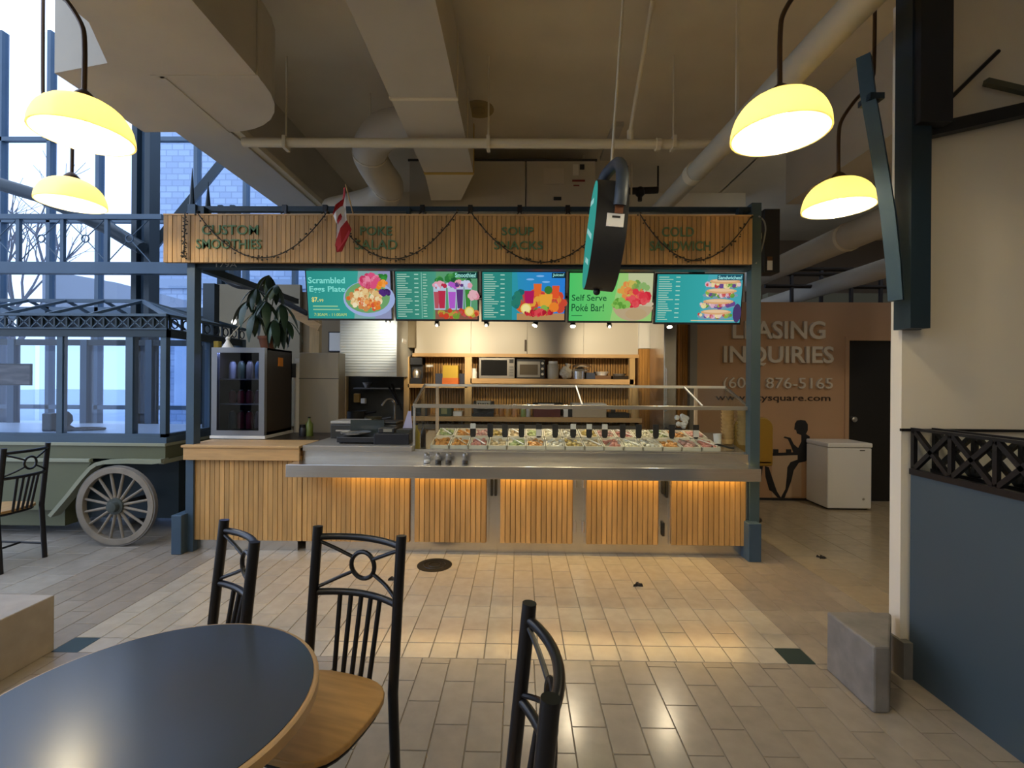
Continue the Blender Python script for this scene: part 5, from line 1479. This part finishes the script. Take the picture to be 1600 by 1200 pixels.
# on top of the fridge
q = at(356, 533, 4.8)
tg = thing('bear_lamp', 'small white lamp leaning on the drinks fridge top', 'lamp', (q.x, 4.8, ZF))
MB().lathe((q.x, 4.8, ZF), [(0.06, 0), (0.05, 0.02), (0.02, 0.07), (0.015, 0.09)], 14).build('shade', PAPER, tg, True)
MB().ball((q.x, 4.8, ZF + 0.1), 0.022, 10, 6).build('knob', PAPER, tg, True)
cord = spline([(q.x, 4.82, ZF + 0.11), at(372, 512, 4.85), at(388, 496, 4.9), at(398, 482, 4.9), at(400, 462, 4.9)], 5)
MB().tube(cord, 0.005, 6).build('cord', mat('cream_cord', 'B5AC94', 0.6), tg)
q = at(340, 534, 4.8)
tag(MB().box(q.x - 0.03, q.x + 0.02, 4.78, 4.84, ZF, ZF + 0.075).build('yellow_carton', mat('mustard_card', '8E7A1E', 0.6), bevel=0.004), 'small mustard carton on the drinks fridge top', 'box')
# plant
q = at(418, 530, 4.95)
pl = thing('potted_plant', 'leafy umbrella plant in terracotta pot on drinks fridge', 'plant', (q.x, 4.95, ZF))
MB().lathe((q.x, 4.95, ZF), [(0.06, 0), (0.085, 0.11), (0.095, 0.11), (0.095, 0.14), (0.08, 0.14), (0.075, 0.115)], 20).build('pot', mat('terracotta', '7A4A32', 0.8), pl, True)
MB().cyl((q.x, 4.95, ZF + 0.1), (q.x, 4.95, ZF + 0.118), 0.078, 18).build('soil', mat('soil', '2A2018', 0.9), pl)
LEAF = mat('deep_green_leaf', '2C4230', 0.35, noise=6, var=0.2, rand=0.35)
LEAFY = mat('yellow_green_leaf', '4E5A1C', 0.4, noise=6, var=0.2, rand=0.2)
rp_ = random.Random(21)
heads = [((400, 450), 4.88), ((432, 445), 4.95), ((415, 470), 4.85), ((440, 475), 4.9), ((398, 490), 4.9), ((428, 500), 4.83), ((447, 500), 4.95), ((388, 470), 4.95), ((420, 430), 5.0)]
def leafmesh(L, W_, droop):
    b = MB()
    n = 7
    vs = []
    for i in range(n + 1):
        t = i / n
        w = W_ * math.sin(math.pi * min(1, t * 0.93 + 0.05)) ** 0.8
        x = L * t; z = -droop * t * t * L
        vs += [(x, -w, z - 0.15 * w), (x, 0, z + 0.08 * w), (x, w, z - 0.15 * w)]
    fs = []
    for i in range(n):
        a = i * 3
        fs += [(a, a + 3, a + 4, a + 1), (a + 1, a + 4, a + 5, a + 2)]
    b.add(vs, fs)
    return b
lm = [leafmesh(L, w_, d_).mesh('leaf', LEAF, True) for L, w_, d_ in ((0.22, 0.036, 0.5), (0.26, 0.042, 0.7), (0.18, 0.032, 0.4))]
lmy = leafmesh(0.2, 0.04, 0.4).mesh('leaf', LEAFY, True)
for hi, (pxy, Y) in enumerate(heads):
    hpt = at(*pxy, Y)
    st = spline([(q.x + rp_.uniform(-.02, .02), 4.95, ZF + 0.11), ((q.x + hpt.x) / 2, 4.95, (ZF + hpt.z) / 2 + 0.12), tuple(hpt)], 5)
    MB().tube(st, 0.007, 6, r2=0.004).build('stem', mat('green_stem', '46502E', 0.6), pl, True)
    nl = 7
    for i in range(nl):
        a = 2 * math.pi * i / nl + rp_.uniform(-.3, .3)
        o = bpy.data.objects.new('leaf', lmy if (hi in (1, 8) and i % 2) else rp_.choice(lm))
        COL.objects.link(o)
        link(o, pl)
        o.matrix_basis = Matrix.Translation(hpt) @ Matrix.Rotation(a, 4, 'Z') @ Matrix.Rotation(math.radians(rp_.uniform(20, 62)), 4, 'Y')
# wall behind plant: cream wall with black cable and small downlight
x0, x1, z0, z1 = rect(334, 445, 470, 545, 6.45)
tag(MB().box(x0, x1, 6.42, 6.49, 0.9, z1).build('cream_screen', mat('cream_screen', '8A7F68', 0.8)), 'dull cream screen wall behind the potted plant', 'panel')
q = at(366, 503, 6.41)
dl_ = thing('wall_downlight', 'tiny glowing downlight on dull cream screen wall', 'lamp', tuple(q))
MB().cyl((q.x, 6.42, q.z), (q.x, 6.405, q.z), 0.04, 16).build('rim', WHITE, dl_)
MB().cyl((q.x, 6.405, q.z), (q.x, 6.40, q.z), 0.03, 16).build('lens', emit('downlight_glow', (1, 0.93, 0.8), 4.0), dl_)
tag(MB().tube(spline([at(336, 424, 5.5), at(352, 437, 5.5), at(372, 447, 5.5), at(400, 451, 5.5), at(440, 470, 5.5), at(480, 490, 5.5)], 5), 0.03, 8).build('sagging_cable', MATTE, smooth=True), 'thick black cable sagging behind potted plant', 'cable')
x0, x1, z0, z1 = rect(461, 560, 469, 690, 5.3)
ws = thing('white_door_jamb', 'narrow white jamb with dark switch plate beside drinks fridge', 'jamb', (x0, 5.3, 0))
MB().box(x0 - 0.02, x1, 5.32, 5.4, 0, z1).build('jamb', WHITE, ws)
MB().pbox(454, 568, 462, 590, 5.31, 0.008).build('switch_plate', mat('dark_plate', '3E3A34', 0.5), ws)
q = at(483, 680, 4.95)
bottle(q.x, 4.95, 0.95, 0.2, 0.04, mat('green_soap', '5E6E2A', 0.3), 'green soap bottle with black pump on dark worktop')
q = at(474, 680, 4.92)
jar(474, 4.92, 0.95, 0.04, 0.12, PLAST, BLACK, 'black_canister', 'black canister beside green soap bottle', 'canister')
# ================================================================ VENDOR CART
VY, VR, VL, VB = 4.45, -3.355, -7.2, 5.75
OLIVE = mat('olive_green_paint', '5F6248', 0.5, noise=2, var=0.05)
TRIM = mat('pale_olive_trim', '8E917C', 0.4)
vc = thing('vendor_cart', 'olive green wooden vendor cart with glazed cabinet and spoked wheel', 'cart', (-4.5, 5, 0))
def vz(py):
    return at(100, py, VY).z
ZS_, ZT = vz(691), vz(716)
MB().box(VL, VR, VY, VB, ZT, ZS_ - 0.03).build('body_band', OLIVE, vc)
MB().box(VL, VR + 0.012, VY - 0.02, VB, ZS_ - 0.03, ZS_).build('sill', TRIM, vc, bevel=0.004)
MB().box(VL, VR + 0.012, VY - 0.005, VB, ZS_, ZS_ + 0.055).build('cabinet_base', BLUE, vc)
xA, xB = at(143, 718, VY).x, at(85, 800, VY).x
MB().prism([(VL, 0.28), (xB, 0.28), (xA, ZT - 0.035), (VL, ZT - 0.035)], 'y', VY, VY + 0.04).build('side_panel', OLIVE, vc)
MB().box(VL, at(143, 718, VY).x, VY - 0.025, VY + 0.02, ZT - 0.035, ZT).build('ledge', TRIM, vc, bevel=0.006)
fp = [at(x, y, VY - 0.06) for x, y in ((80, 806), (105, 777), (128, 748), (143, 731), (152, 725), (164, 722), (200, 721), (240, 722), (254, 720))]
b = MB()
for i in range(len(fp) - 1):
    b.bar(fp[i] + Vector((0, 0.03, 0)), fp[i + 1] + Vector((0, 0.03, 0)), 0.1, 0.035)
b.build('fender', TRIM, vc)
MB().bar((VR + 0.0, VY - 0.05, ZT - 0.02), (VR + 0.0, VB, ZT - 0.02), 0.05, 0.035).build('side_ledge', TRIM, vc)
MB().box(xA - 0.35, VR - 0.05, VY + 0.25, VB - 0.1, 0.14, ZT).build('undercarriage', NAVY, vc)
MB().box(VL, xA - 0.35, VY + 0.1, VB - 0.1, 0.1, ZT - 0.05).build('lower_body', OLIVE, vc)
for x in (VR - 0.2, VL + 0.3):
    MB().box(x, x + 0.08, VB - 0.3, VB - 0.2, 0, 0.14).build('foot', MATTE, vc)
# wheel
wc_ = at(178.5, 798.5, 4.27)
wr = 64.0 / F * 4.27
wz = wr
RIM = mat('weathered_grey_wood', '8A8174', 0.65, noise=10, var=0.12)
wx, wy = wc_.x, 4.30
def ringpts(r, n=48):
    return [(wx + r * math.cos(2 * math.pi * i / n), wy, wz + r * math.sin(2 * math.pi * i / n)) for i in range(n)]
def flatring(b, r0, r1, y0, y1, n=48):
    vs, fs = [], []
    for r in (r0, r1):
        for y in (y0, y1):
            for i in range(n):
                a = 2 * math.pi * i / n
                vs.append((wx + r * math.cos(a), y, wz + r * math.sin(a)))
    A, B, C_, D_ = 0, n, 2 * n, 3 * n
    for i in range(n):
        j = (i + 1) % n
        fs += [(A + i, A + j, B + j, B + i), (C_ + i, D_ + i, D_ + j, C_ + j), (A + i, C_ + i, C_ + j, A + j), (B + i, B + j, D_ + j, D_ + i)]
    return b.add(vs, fs)
wh = flatring(MB(), wr * 0.82, wr * 0.965, wy - 0.025, wy + 0.025).build('wheel', RIM, vc, bevel=0.004)
flatring(MB(), wr * 0.955, wr, wy - 0.018, wy + 0.018).build('tyre', mat('pale_tyre', '75706A', 0.7), wh)
for k in range(16):
    a = 2 * math.pi * (k + 0.5) / 16
    MB().cyl((wx + 0.05 * math.cos(a), wy, wz + 0.05 * math.sin(a)), (wx + wr * 0.83 * math.cos(a), wy, wz + wr * 0.83 * math.sin(a)), 0.014, 8, 0.011).build('spoke', RIM, wh, True)
MB().tube([(wx, wy + 0.05, wz), (wx, wy - 0.03, wz), (wx, wy - 0.031, wz), (wx, wy - 0.07, wz), (wx, wy - 0.075, wz)], [0.075, 0.075, 0.05, 0.045, 0.025], 18).build('hub', mat('hub_green', '4A504C', 0.5), wh, True)
MB().cyl((wx, wy + 0.05, wz), (wx, VY + 0.3, wz), 0.025, 10).build('axle', MATTE, wh)
# glazed cabinet
zc0, zf0, zf1 = ZS_ + 0.055, vz(514), vz(492)
def vpost(x, y, w=0.06, m=BLUE):
    MB().box(x - w / 2, x + w / 2, y, y + w, zc0, zf0).build('post', m, vc)
fx = [at(91, 600, VY).x, at(200, 600, VY).x]
for x in (VL + 0.04, -5.9, fx[0], fx[1], VR - 0.035):
    vpost(x, VY + 0.01, 0.07 if x == fx[1] else 0.055)
for x in (VL + 0.04, -6.2, -5.3, -4.5, -3.9, VR - 0.035):
    vpost(x, VB - 0.07, 0.08)
vpost(VR - 0.035, 5.1, 0.06)
MB().box(VL, VR, VY + 0.005, VY + 0.06, zf0 - 0.07, zf0).box(VL, VR, VB - 0.06, VB, zf0 - 0.07, zf0).box(VR - 0.06, VR, VY, VB, zf0 - 0.07, zf0).build('header', NAVY, vc)
MB().box(VL, VR, VY, VY + 0.05, zc0, zc0 + 0.03).box(VR - 0.05, VR, VY, VB, zc0, zc0 + 0.03).build('bottom_rail', BLUE, vc)
MB().box(VL + 0.03, VR - 0.03, VY + 0.05, VB - 0.05, zc0 - 0.01, zc0 + 0.005).build('deck', mat('deck_blue_white', 'A9B4C2', 0.3), vc)
VG = glass('cart_glass', (0.85, 0.9, 0.96))
ps = [VL + 0.06, -5.9, fx[0], fx[1], VR - 0.05]
for i in range(4):
    MB().box(ps[i] + 0.03, ps[i + 1] - 0.03, VY + 0.02, VY + 0.026, zc0 + 0.03, zf0 - 0.07).build('pane', VG, vc)
    MB().box(ps[i] + 0.03, ps[i + 1] - 0.03, VB - 0.04, VB - 0.034, zc0 + 0.03, zf0 - 0.07).build('pane', VG, vc)
MB().box(VR - 0.03, VR - 0.024, VY + 0.06, VB - 0.08, zc0 + 0.03, zf0 - 0.07).build('pane', VG, vc)
# frieze of small panels
MB().box(VL, VR + 0.02, VY - 0.03, VY + 0.02, zf1 - 0.012, zf1 + 0.012).box(VR - 0.03, VR + 0.02, VY, VB, zf1 - 0.012, zf1 + 0.012).build('cornice', BLUE, vc)
MB().box(VL, VR + 0.01, VY - 0.01, VY + 0.02, zf0, zf0 + 0.012).box(VR - 0.02, VR + 0.01, VY, VB, zf0, zf0 + 0.012).build('frieze_rail', BLUE, vc)
step = 19.8 / F * VY
k = 0
x = VR
while x > VL:
    MB().box(x - 0.012, x + 0.004, VY - 0.006, VY + 0.016, zf0 + 0.012, zf1 - 0.012).build('frieze_bar', NAVY, vc)
    if x > -4.75:
        MB().bar((x, VY, zf0 + 0.012), (x - step, VY, zf1 - 0.012), 0.008, 0.010).bar((x, VY, zf1 - 0.012), (x - step, VY, zf0 + 0.012), 0.008, 0.010).build('frieze_cross', BLUE, vc)
        MB().box(x - step, x, VY + 0.02, VY + 0.026, zf0, zf1).build('frieze_panel', mat('frieze_back', '2E3B4A', 0.6), vc)
    else:
        MB().bar((x, VY, zf0 + 0.012), (x - step, VY, zf1 - 0.012), 0.008, 0.012).bar((x, VY, zf1 - 0.012), (x - step, VY, zf0 + 0.012), 0.008, 0.012).build('frieze_cross', BLUE, vc)
    x -= step
y = VY + 0.05
while y < VB:
    ring = [(VR, y + 0.06 + 0.045 * math.cos(a), (zf0 + zf1) / 2 + 0.045 * math.sin(a)) for a in [i * math.pi / 6 for i in range(12)]]
    MB().tube(ring, 0.007, 5, True).build('frieze_ring', NAVY, vc)
    MB().box(VR - 0.01, VR + 0.008, y - 0.008, y + 0.008, zf0, zf1).build('frieze_bar', NAVY, vc)
    y += 0.16
# hipped open roof
RZ = zf1 + 0.24
yr = (VY + VB) / 2
ra, rb = VR - 0.75, VL + 0.75
MB().bar((ra, yr, RZ), (rb, yr, RZ), 0.035, 0.035).build('ridge', BLUE, vc)
for (ex, ey, rx_) in ((VR, VY, ra), (VR, VB, ra), (VL, VY, rb), (VL, VB, rb)):
    MB().bar((ex, ey, zf1), (rx_, yr, RZ), 0.03, 0.035).build('hip_rafter', BLUE, vc)
for i in range(7):
    xx = ra - i * 0.42
    for ey in (VY, VB):
        MB().bar((xx - 0.0, ey, zf1), (xx, yr, RZ), 0.022, 0.028).build('rafter', BLUE, vc)
for ey in (0.33, 0.66):
    yy = VY + (VB - VY) * ey
    MB().bar((VR, yy, zf1), (ra, yr, RZ), 0.022, 0.028).build('rafter', BLUE, vc)
# poster and coil inside
x0, x1, z0, z1 = rect(-30, 568, 49, 602, VY + 0.1)
ps_ = thing('poster', 'framed dark poster with pale streaks in cart cabinet', 'poster', (x1, VY + 0.1, z0))
MB().box(x0, x1, VY + 0.1, VY + 0.112, z0, z1).build('board', mat('poster_print', '57504E', 0.5, noise=7, var=0.8, stretch=(0.7, 1, 3)), ps_)
MB().box(x1 - 0.012, x1 + 0.004, VY + 0.096, VY + 0.1, z0, z1).box(x0, x1, VY + 0.096, VY + 0.1, z1 - 0.012, z1).box(x0, x1, VY + 0.096, VY + 0.1, z0, z0 + 0.012).build('frame', MATTE, ps_)
q = at(90, 668, 4.85)
hm = thing('hand_machine', 'dark hand-cranked machine standing in cart cabinet', 'machine', (q.x, 4.85, zc0 + 0.005))
MB().box(q.x - 0.12, q.x - 0.02, 4.8, 4.92, zc0 + 0.005, zc0 + 0.19).build('frame', NAVY, hm, bevel=0.01)
MB().lathe((q.x + 0.06, 4.88, zc0 + 0.005), [(0.09, 0), (0.07, 0.03), (0.03, 0.06), (0.055, 0.1), (0.05, 0.16), (0.02, 0.2)], 16).build('drum', MATTE, hm, True)
q = at(128, 683, 4.9)
tag(MB().tube([(q.x + 0.18 * math.cos(a), 4.95 + 0.1 * math.sin(a), zc0 + 0.02) for a in [i * math.pi / 12 for i in range(24)]], 0.012, 6, True).build('cable_coil', MATTE), 'dark cable coil lying on cart cabinet deck', 'cable')

# ================================================================ FREEZER, STOOL
fq = atz(1293, 797, 0); fe = atz(1361, 797.5, 0)
X0, X1, Y0, Y1, HT = fq.x, fe.x, fq.y, LW - 0.03, at(1293, 692, fq.y).z
fz = thing('chest_freezer', 'white chest freezer standing against the tan leasing wall', 'freezer', ((X0 + X1) / 2, Y0, 0))
FRZ = mat('white_enamel', 'E4E0D8', 0.35)
MB().box(X0, X1, Y0, Y1, 0.02, HT - 0.06).build('cabinet', FRZ, fz, bevel=0.012)
MB().box(X0 - 0.005, X1 + 0.005, Y0 - 0.01, Y1, HT - 0.055, HT).build('lid', FRZ, fz, bevel=0.012)
MB().box(X0 + 0.03, X1 - 0.03, Y0 + 0.03, Y1 - 0.03, 0, 0.02).build('base', MATTE, fz)
q = at(1348, 704, Y0)
MB().box(q.x - 0.035, q.x + 0.025, Y0 - 0.002, Y0 + 0.002, q.z - 0.006, q.z + 0.006).build('badge', mat('badge', '4A4640', 0.4), fz)
q = at(1349, 780, Y0)
MB().cyl((q.x, Y0 + 0.002, q.z), (q.x, Y0 - 0.004, q.z), 0.014, 12).build('drain_plug', mat('plug', '9A9286', 0.5), fz)
SX = at(1179, 690, 5.2).x
st = thing('mustard_stool', 'mustard yellow high-backed shell stool beside stall post', 'stool', (SX, 5.2, 0))
MUST = mat('mustard_shell', '94701C', 0.5)
zt_, zb_ = at(1190, 652, 5.2).z, at(1190, 726, 5.2).z
hw_ = at(1208.5, 690, 5.2).x - SX
pr = [(-hw_, zb_), (hw_, zb_), (hw_, zt_ - 0.16)] + [(hw_ * math.cos(a) if False else (hw_ - 0.12) + 0.12 * math.cos(a), zt_ - 0.12 + 0.12 * math.sin(a)) for a in [i * math.pi / 12 for i in range(7)]] + [(-(hw_ - 0.12) - 0.12 * math.cos(a), zt_ - 0.12 + 0.12 * math.sin(a)) for a in [math.pi / 2 - i * math.pi / 12 for i in range(7)]] + [(-hw_, zt_ - 0.16)]
pr = [(SX + u, v) for u, v in pr]
MB().prism(pr, 'y', 5.2, 5.26).build('backrest', MUST, st, bevel=0.015)
MB().box(SX - hw_, SX + hw_, 5.2, 5.6, zb_ - 0.02, zb_ + 0.05).build('seat', MUST, st, bevel=0.02)
MB().cyl((SX, 5.4, 0.02), (SX, 5.4, zb_), 0.03, 12).build('pedestal', BLACK, st, True)
MB().lathe((SX, 5.4, 0), [(0.17, 0), (0.17, 0.012), (0.03, 0.03)], 20).build('base', BLACK, st, True)

# ================================================================ FLOOR THINGS
c = atz(679, 883, 0)
dn = thing('floor_drain', 'round black drain cover set in the beige tiles', 'drain', (c.x, c.y, 0))
MB().lathe((c.x, c.y, -0.001), [(0.145, 0), (0.145, 0.004), (0.125, 0.006), (0.002, 0.006)], 36).build('cover', mat('cast_iron', '17130F', 0.6, 0.3, noise=40, var=0.3), dn)
for r in (0.05, 0.09):
    MB().tube([(c.x + r * math.cos(a), c.y + r * math.sin(a), 0.005) for a in [i * math.pi / 16 for i in range(32)]], 0.004, 5, True).build('ring', BLACK, dn)
for px, py, s, lb in ((996, 915, 0.06, 'dark crumpled scrap on beige tiles in front of slatted doors'), (612, 906, 0.045, 'dark leaf scrap on beige tiles near the drain cover'), (1283, 872, 0.07, 'thin dark scrap lying on tan tiles beyond concrete block')):
    c = atz(px, py, 0)
    pts = [(s * (0.4 + 0.35 * math.sin(3 * a + px)) * math.cos(a), s * (0.5 + 0.3 * math.cos(2 * a)) * math.sin(a)) for a in [i * math.pi / 6 for i in range(12)]]
    b = MB()
    n = len(pts)
    vs = [(c.x + u, c.y + v, 0.001) for u, v in pts] + [(c.x + u * 0.8, c.y + v * 0.8, 0.008 + 0.008 * ((i * 7) % 3)) for i, (u, v) in enumerate(pts)]
    b.add(vs, [tuple(range(n))[::-1], tuple(range(n, 2 * n))] + [(i, (i + 1) % n, n + (i + 1) % n, n + i) for i in range(n)])
    tag(b.build('floor_scrap', mat('dark_scrap', '2A241E', 0.9)), lb, 'scrap')

# ================================================================ CHAIRS AND TABLE
SEAT = mat('chair_seat_wood', 'A9834F', 0.45, noise=5, var=0.15, stretch=(1, 8, 8))
def make_chair():
    t = thing('dining_chair', 'x', 'chair', (0, 0, 0), 'black metal ring-back chairs')
    w = 0.18
    def by(z):                       # the back leans
        return -0.05 * max(0, (z - 0.45)) / 0.53
    for s in (-1, 1):
        MB().tube([(s * w, -0.03, 0), (s * w, 0, 0.45), (s * w, by(0.985), 0.985)], 0.0185, 14).build('back_post', BLACK, t, True)
        MB().cyl((s * (w - 0.01), 0.38, 0), (s * (w - 0.015), 0.36, 0.44), 0.015, 12).build('leg', BLACK, t, True)
    def rail(z, r, bow=0.045):
        pts = [(w * u, by(z) - bow * (1 - u * u), z) for u in [-1 + i / 8 for i in range(17)]]
        MB().tube(pts, r, 10).build('back_rail', BLACK, t, True)
    rail(0.945, 0.0125)
    rail(0.742, 0.0125)
    zc = 0.845
    yb = lambda x, z: by(z) - 0.045 * (1 - (x / w) ** 2)
    ring = [(0.05 * math.cos(a), yb(0.05 * math.cos(a), zc), zc + 0.05 * math.sin(a)) for a in [i * math.pi / 12 for i in range(24)]]
    MB().tube(ring, 0.0085, 8, True).build('ring', BLACK, t, True)
    for s in (-1, 1):
        for v in (-1, 1):
            p0 = (s * 0.043, yb(0.043, zc), zc + v * 0.027)
            p2 = (s * (w - 0.005), by(zc + v * 0.085), zc + v * 0.088)
            p1 = ((p0[0] + p2[0]) / 2, yb((p0[0] + p2[0]) / 2, zc) , (p0[2] + p2[2]) / 2)
            MB().tube(spline([p0, p1, p2], 4), 0.007, 8).build('spoke', BLACK, t, True)
    for i in range(5):
        x = -0.086 + i * 0.043
        MB().cyl((x * 0.86, by(0.47) - 0.012, 0.462), (x, yb(x, 0.742), 0.742), 0.009, 10).build('back_bar', BLACK, t, True)
    n = 28
    def seat_pt(a, g=0.0):
        e = 0.62
        cx_, cy_ = math.cos(a), math.sin(a)
        return ((0.2 + g) * math.copysign(abs(cx_) ** e, cx_), 0.19 + (0.2 + g) * math.copysign(abs(cy_) ** e, cy_))
    MB().prism([seat_pt(2 * math.pi * i / n) for i in range(n)], 'z', 0.455, 0.478).build('seat', SEAT, t, bevel=0.005)
    MB().tube([(*seat_pt(2 * math.pi * i / n, -0.02), 0.443) for i in range(n)], 0.011, 8, True).build('seat_frame', BLACK, t, True)
    for s in (-1, 1):
        MB().cyl((s * w, -0.022, 0.12), (s * (w - 0.012), 0.374, 0.14), 0.009, 8).build('stretcher', BLACK, t, True)
    MB().cyl((-w, 0.17, 0.13), (w, 0.17, 0.13), 0.009, 8).build('stretcher', BLACK, t, True)
    return t
proto = make_chair()
def place(o, pL, pR, fsign, label):
    m = (pL + pR) / 2
    d = (pR - pL).normalized()
    f = Vector((-d.y, d.x, 0)) * fsign
    o.rotation_euler = (0, 0, math.atan2(f.y, f.x) - math.pi / 2)
    m = m + f * 0.05                       # top of the post leans back
    o.location = (m.x, m.y, 0)
    o['label'] = label
def z0v(v):
    return Vector((v.x, v.y, 0))
cA, cB, cC, cL = proto, copy_tree(proto), copy_tree(proto), copy_tree(proto)
place(cA, z0v(atz(350, 812, .985)), z0v(atz(398, 847, .985)), -1, 'black metal ring-back chair at round table, turned towards the pale bench block')
place(cB, z0v(atz(497, 822, .985)), z0v(atz(627, 837, .985)), -1, 'black metal ring-back chair at round table, squarely in front of slatted counter')
f0 = z0v(atz(827, 942, .985))
place(cC, f0 + Vector((0.03, -0.36, 0)), f0, 1, 'black metal ring-back chair seen edge-on, facing the round table')
l0_, l1_ = z0v(atz(75, 870, 0)), z0v(atz(3, 898, 0))
place(cL, l0_ + Vector((0.0, 0, 0)), l1_, -1, 'black metal ring-back chair with wooden seat before vendor cart')
tb = thing('round_table', 'round dark laminate table with pale wooden edge', 'table', (-0.92, 1.156, 0))
TC = (-0.92, 1.156)
MB().lathe((TC[0], TC[1], 0.705), [(0.37, 0.0), (0.387, 0.006), (0.387, 0.032)], 64).build('underside', MATTE, tb, True)
MB().lathe((TC[0], TC[1], 0.70), [(0.386, 0.006), (0.40, 0.01), (0.40, 0.036), (0.395, 0.040), (0.386, 0.040)], 64).build('edge_band', mat('pale_edge_wood', 'A98C68', 0.4), tb, True)
MB().prism([(TC[0] + 0.3865 * math.cos(i * math.pi / 40), TC[1] + 0.3865 * math.sin(i * math.pi / 40)) for i in range(80)], 'z', 0.7385, 0.742).build('top', mat('slate_laminate', '3A3F46', 0.2), tb)
MB().cyl((TC[0], TC[1], 0.03), (TC[0], TC[1], 0.706), 0.04, 16).build('column', BLACK, tb, True)
MB().lathe((TC[0], TC[1], 0), [(0.24, 0), (0.24, 0.015), (0.06, 0.04), (0.04, 0.06)], 32).build('base', BLACK, tb, True)
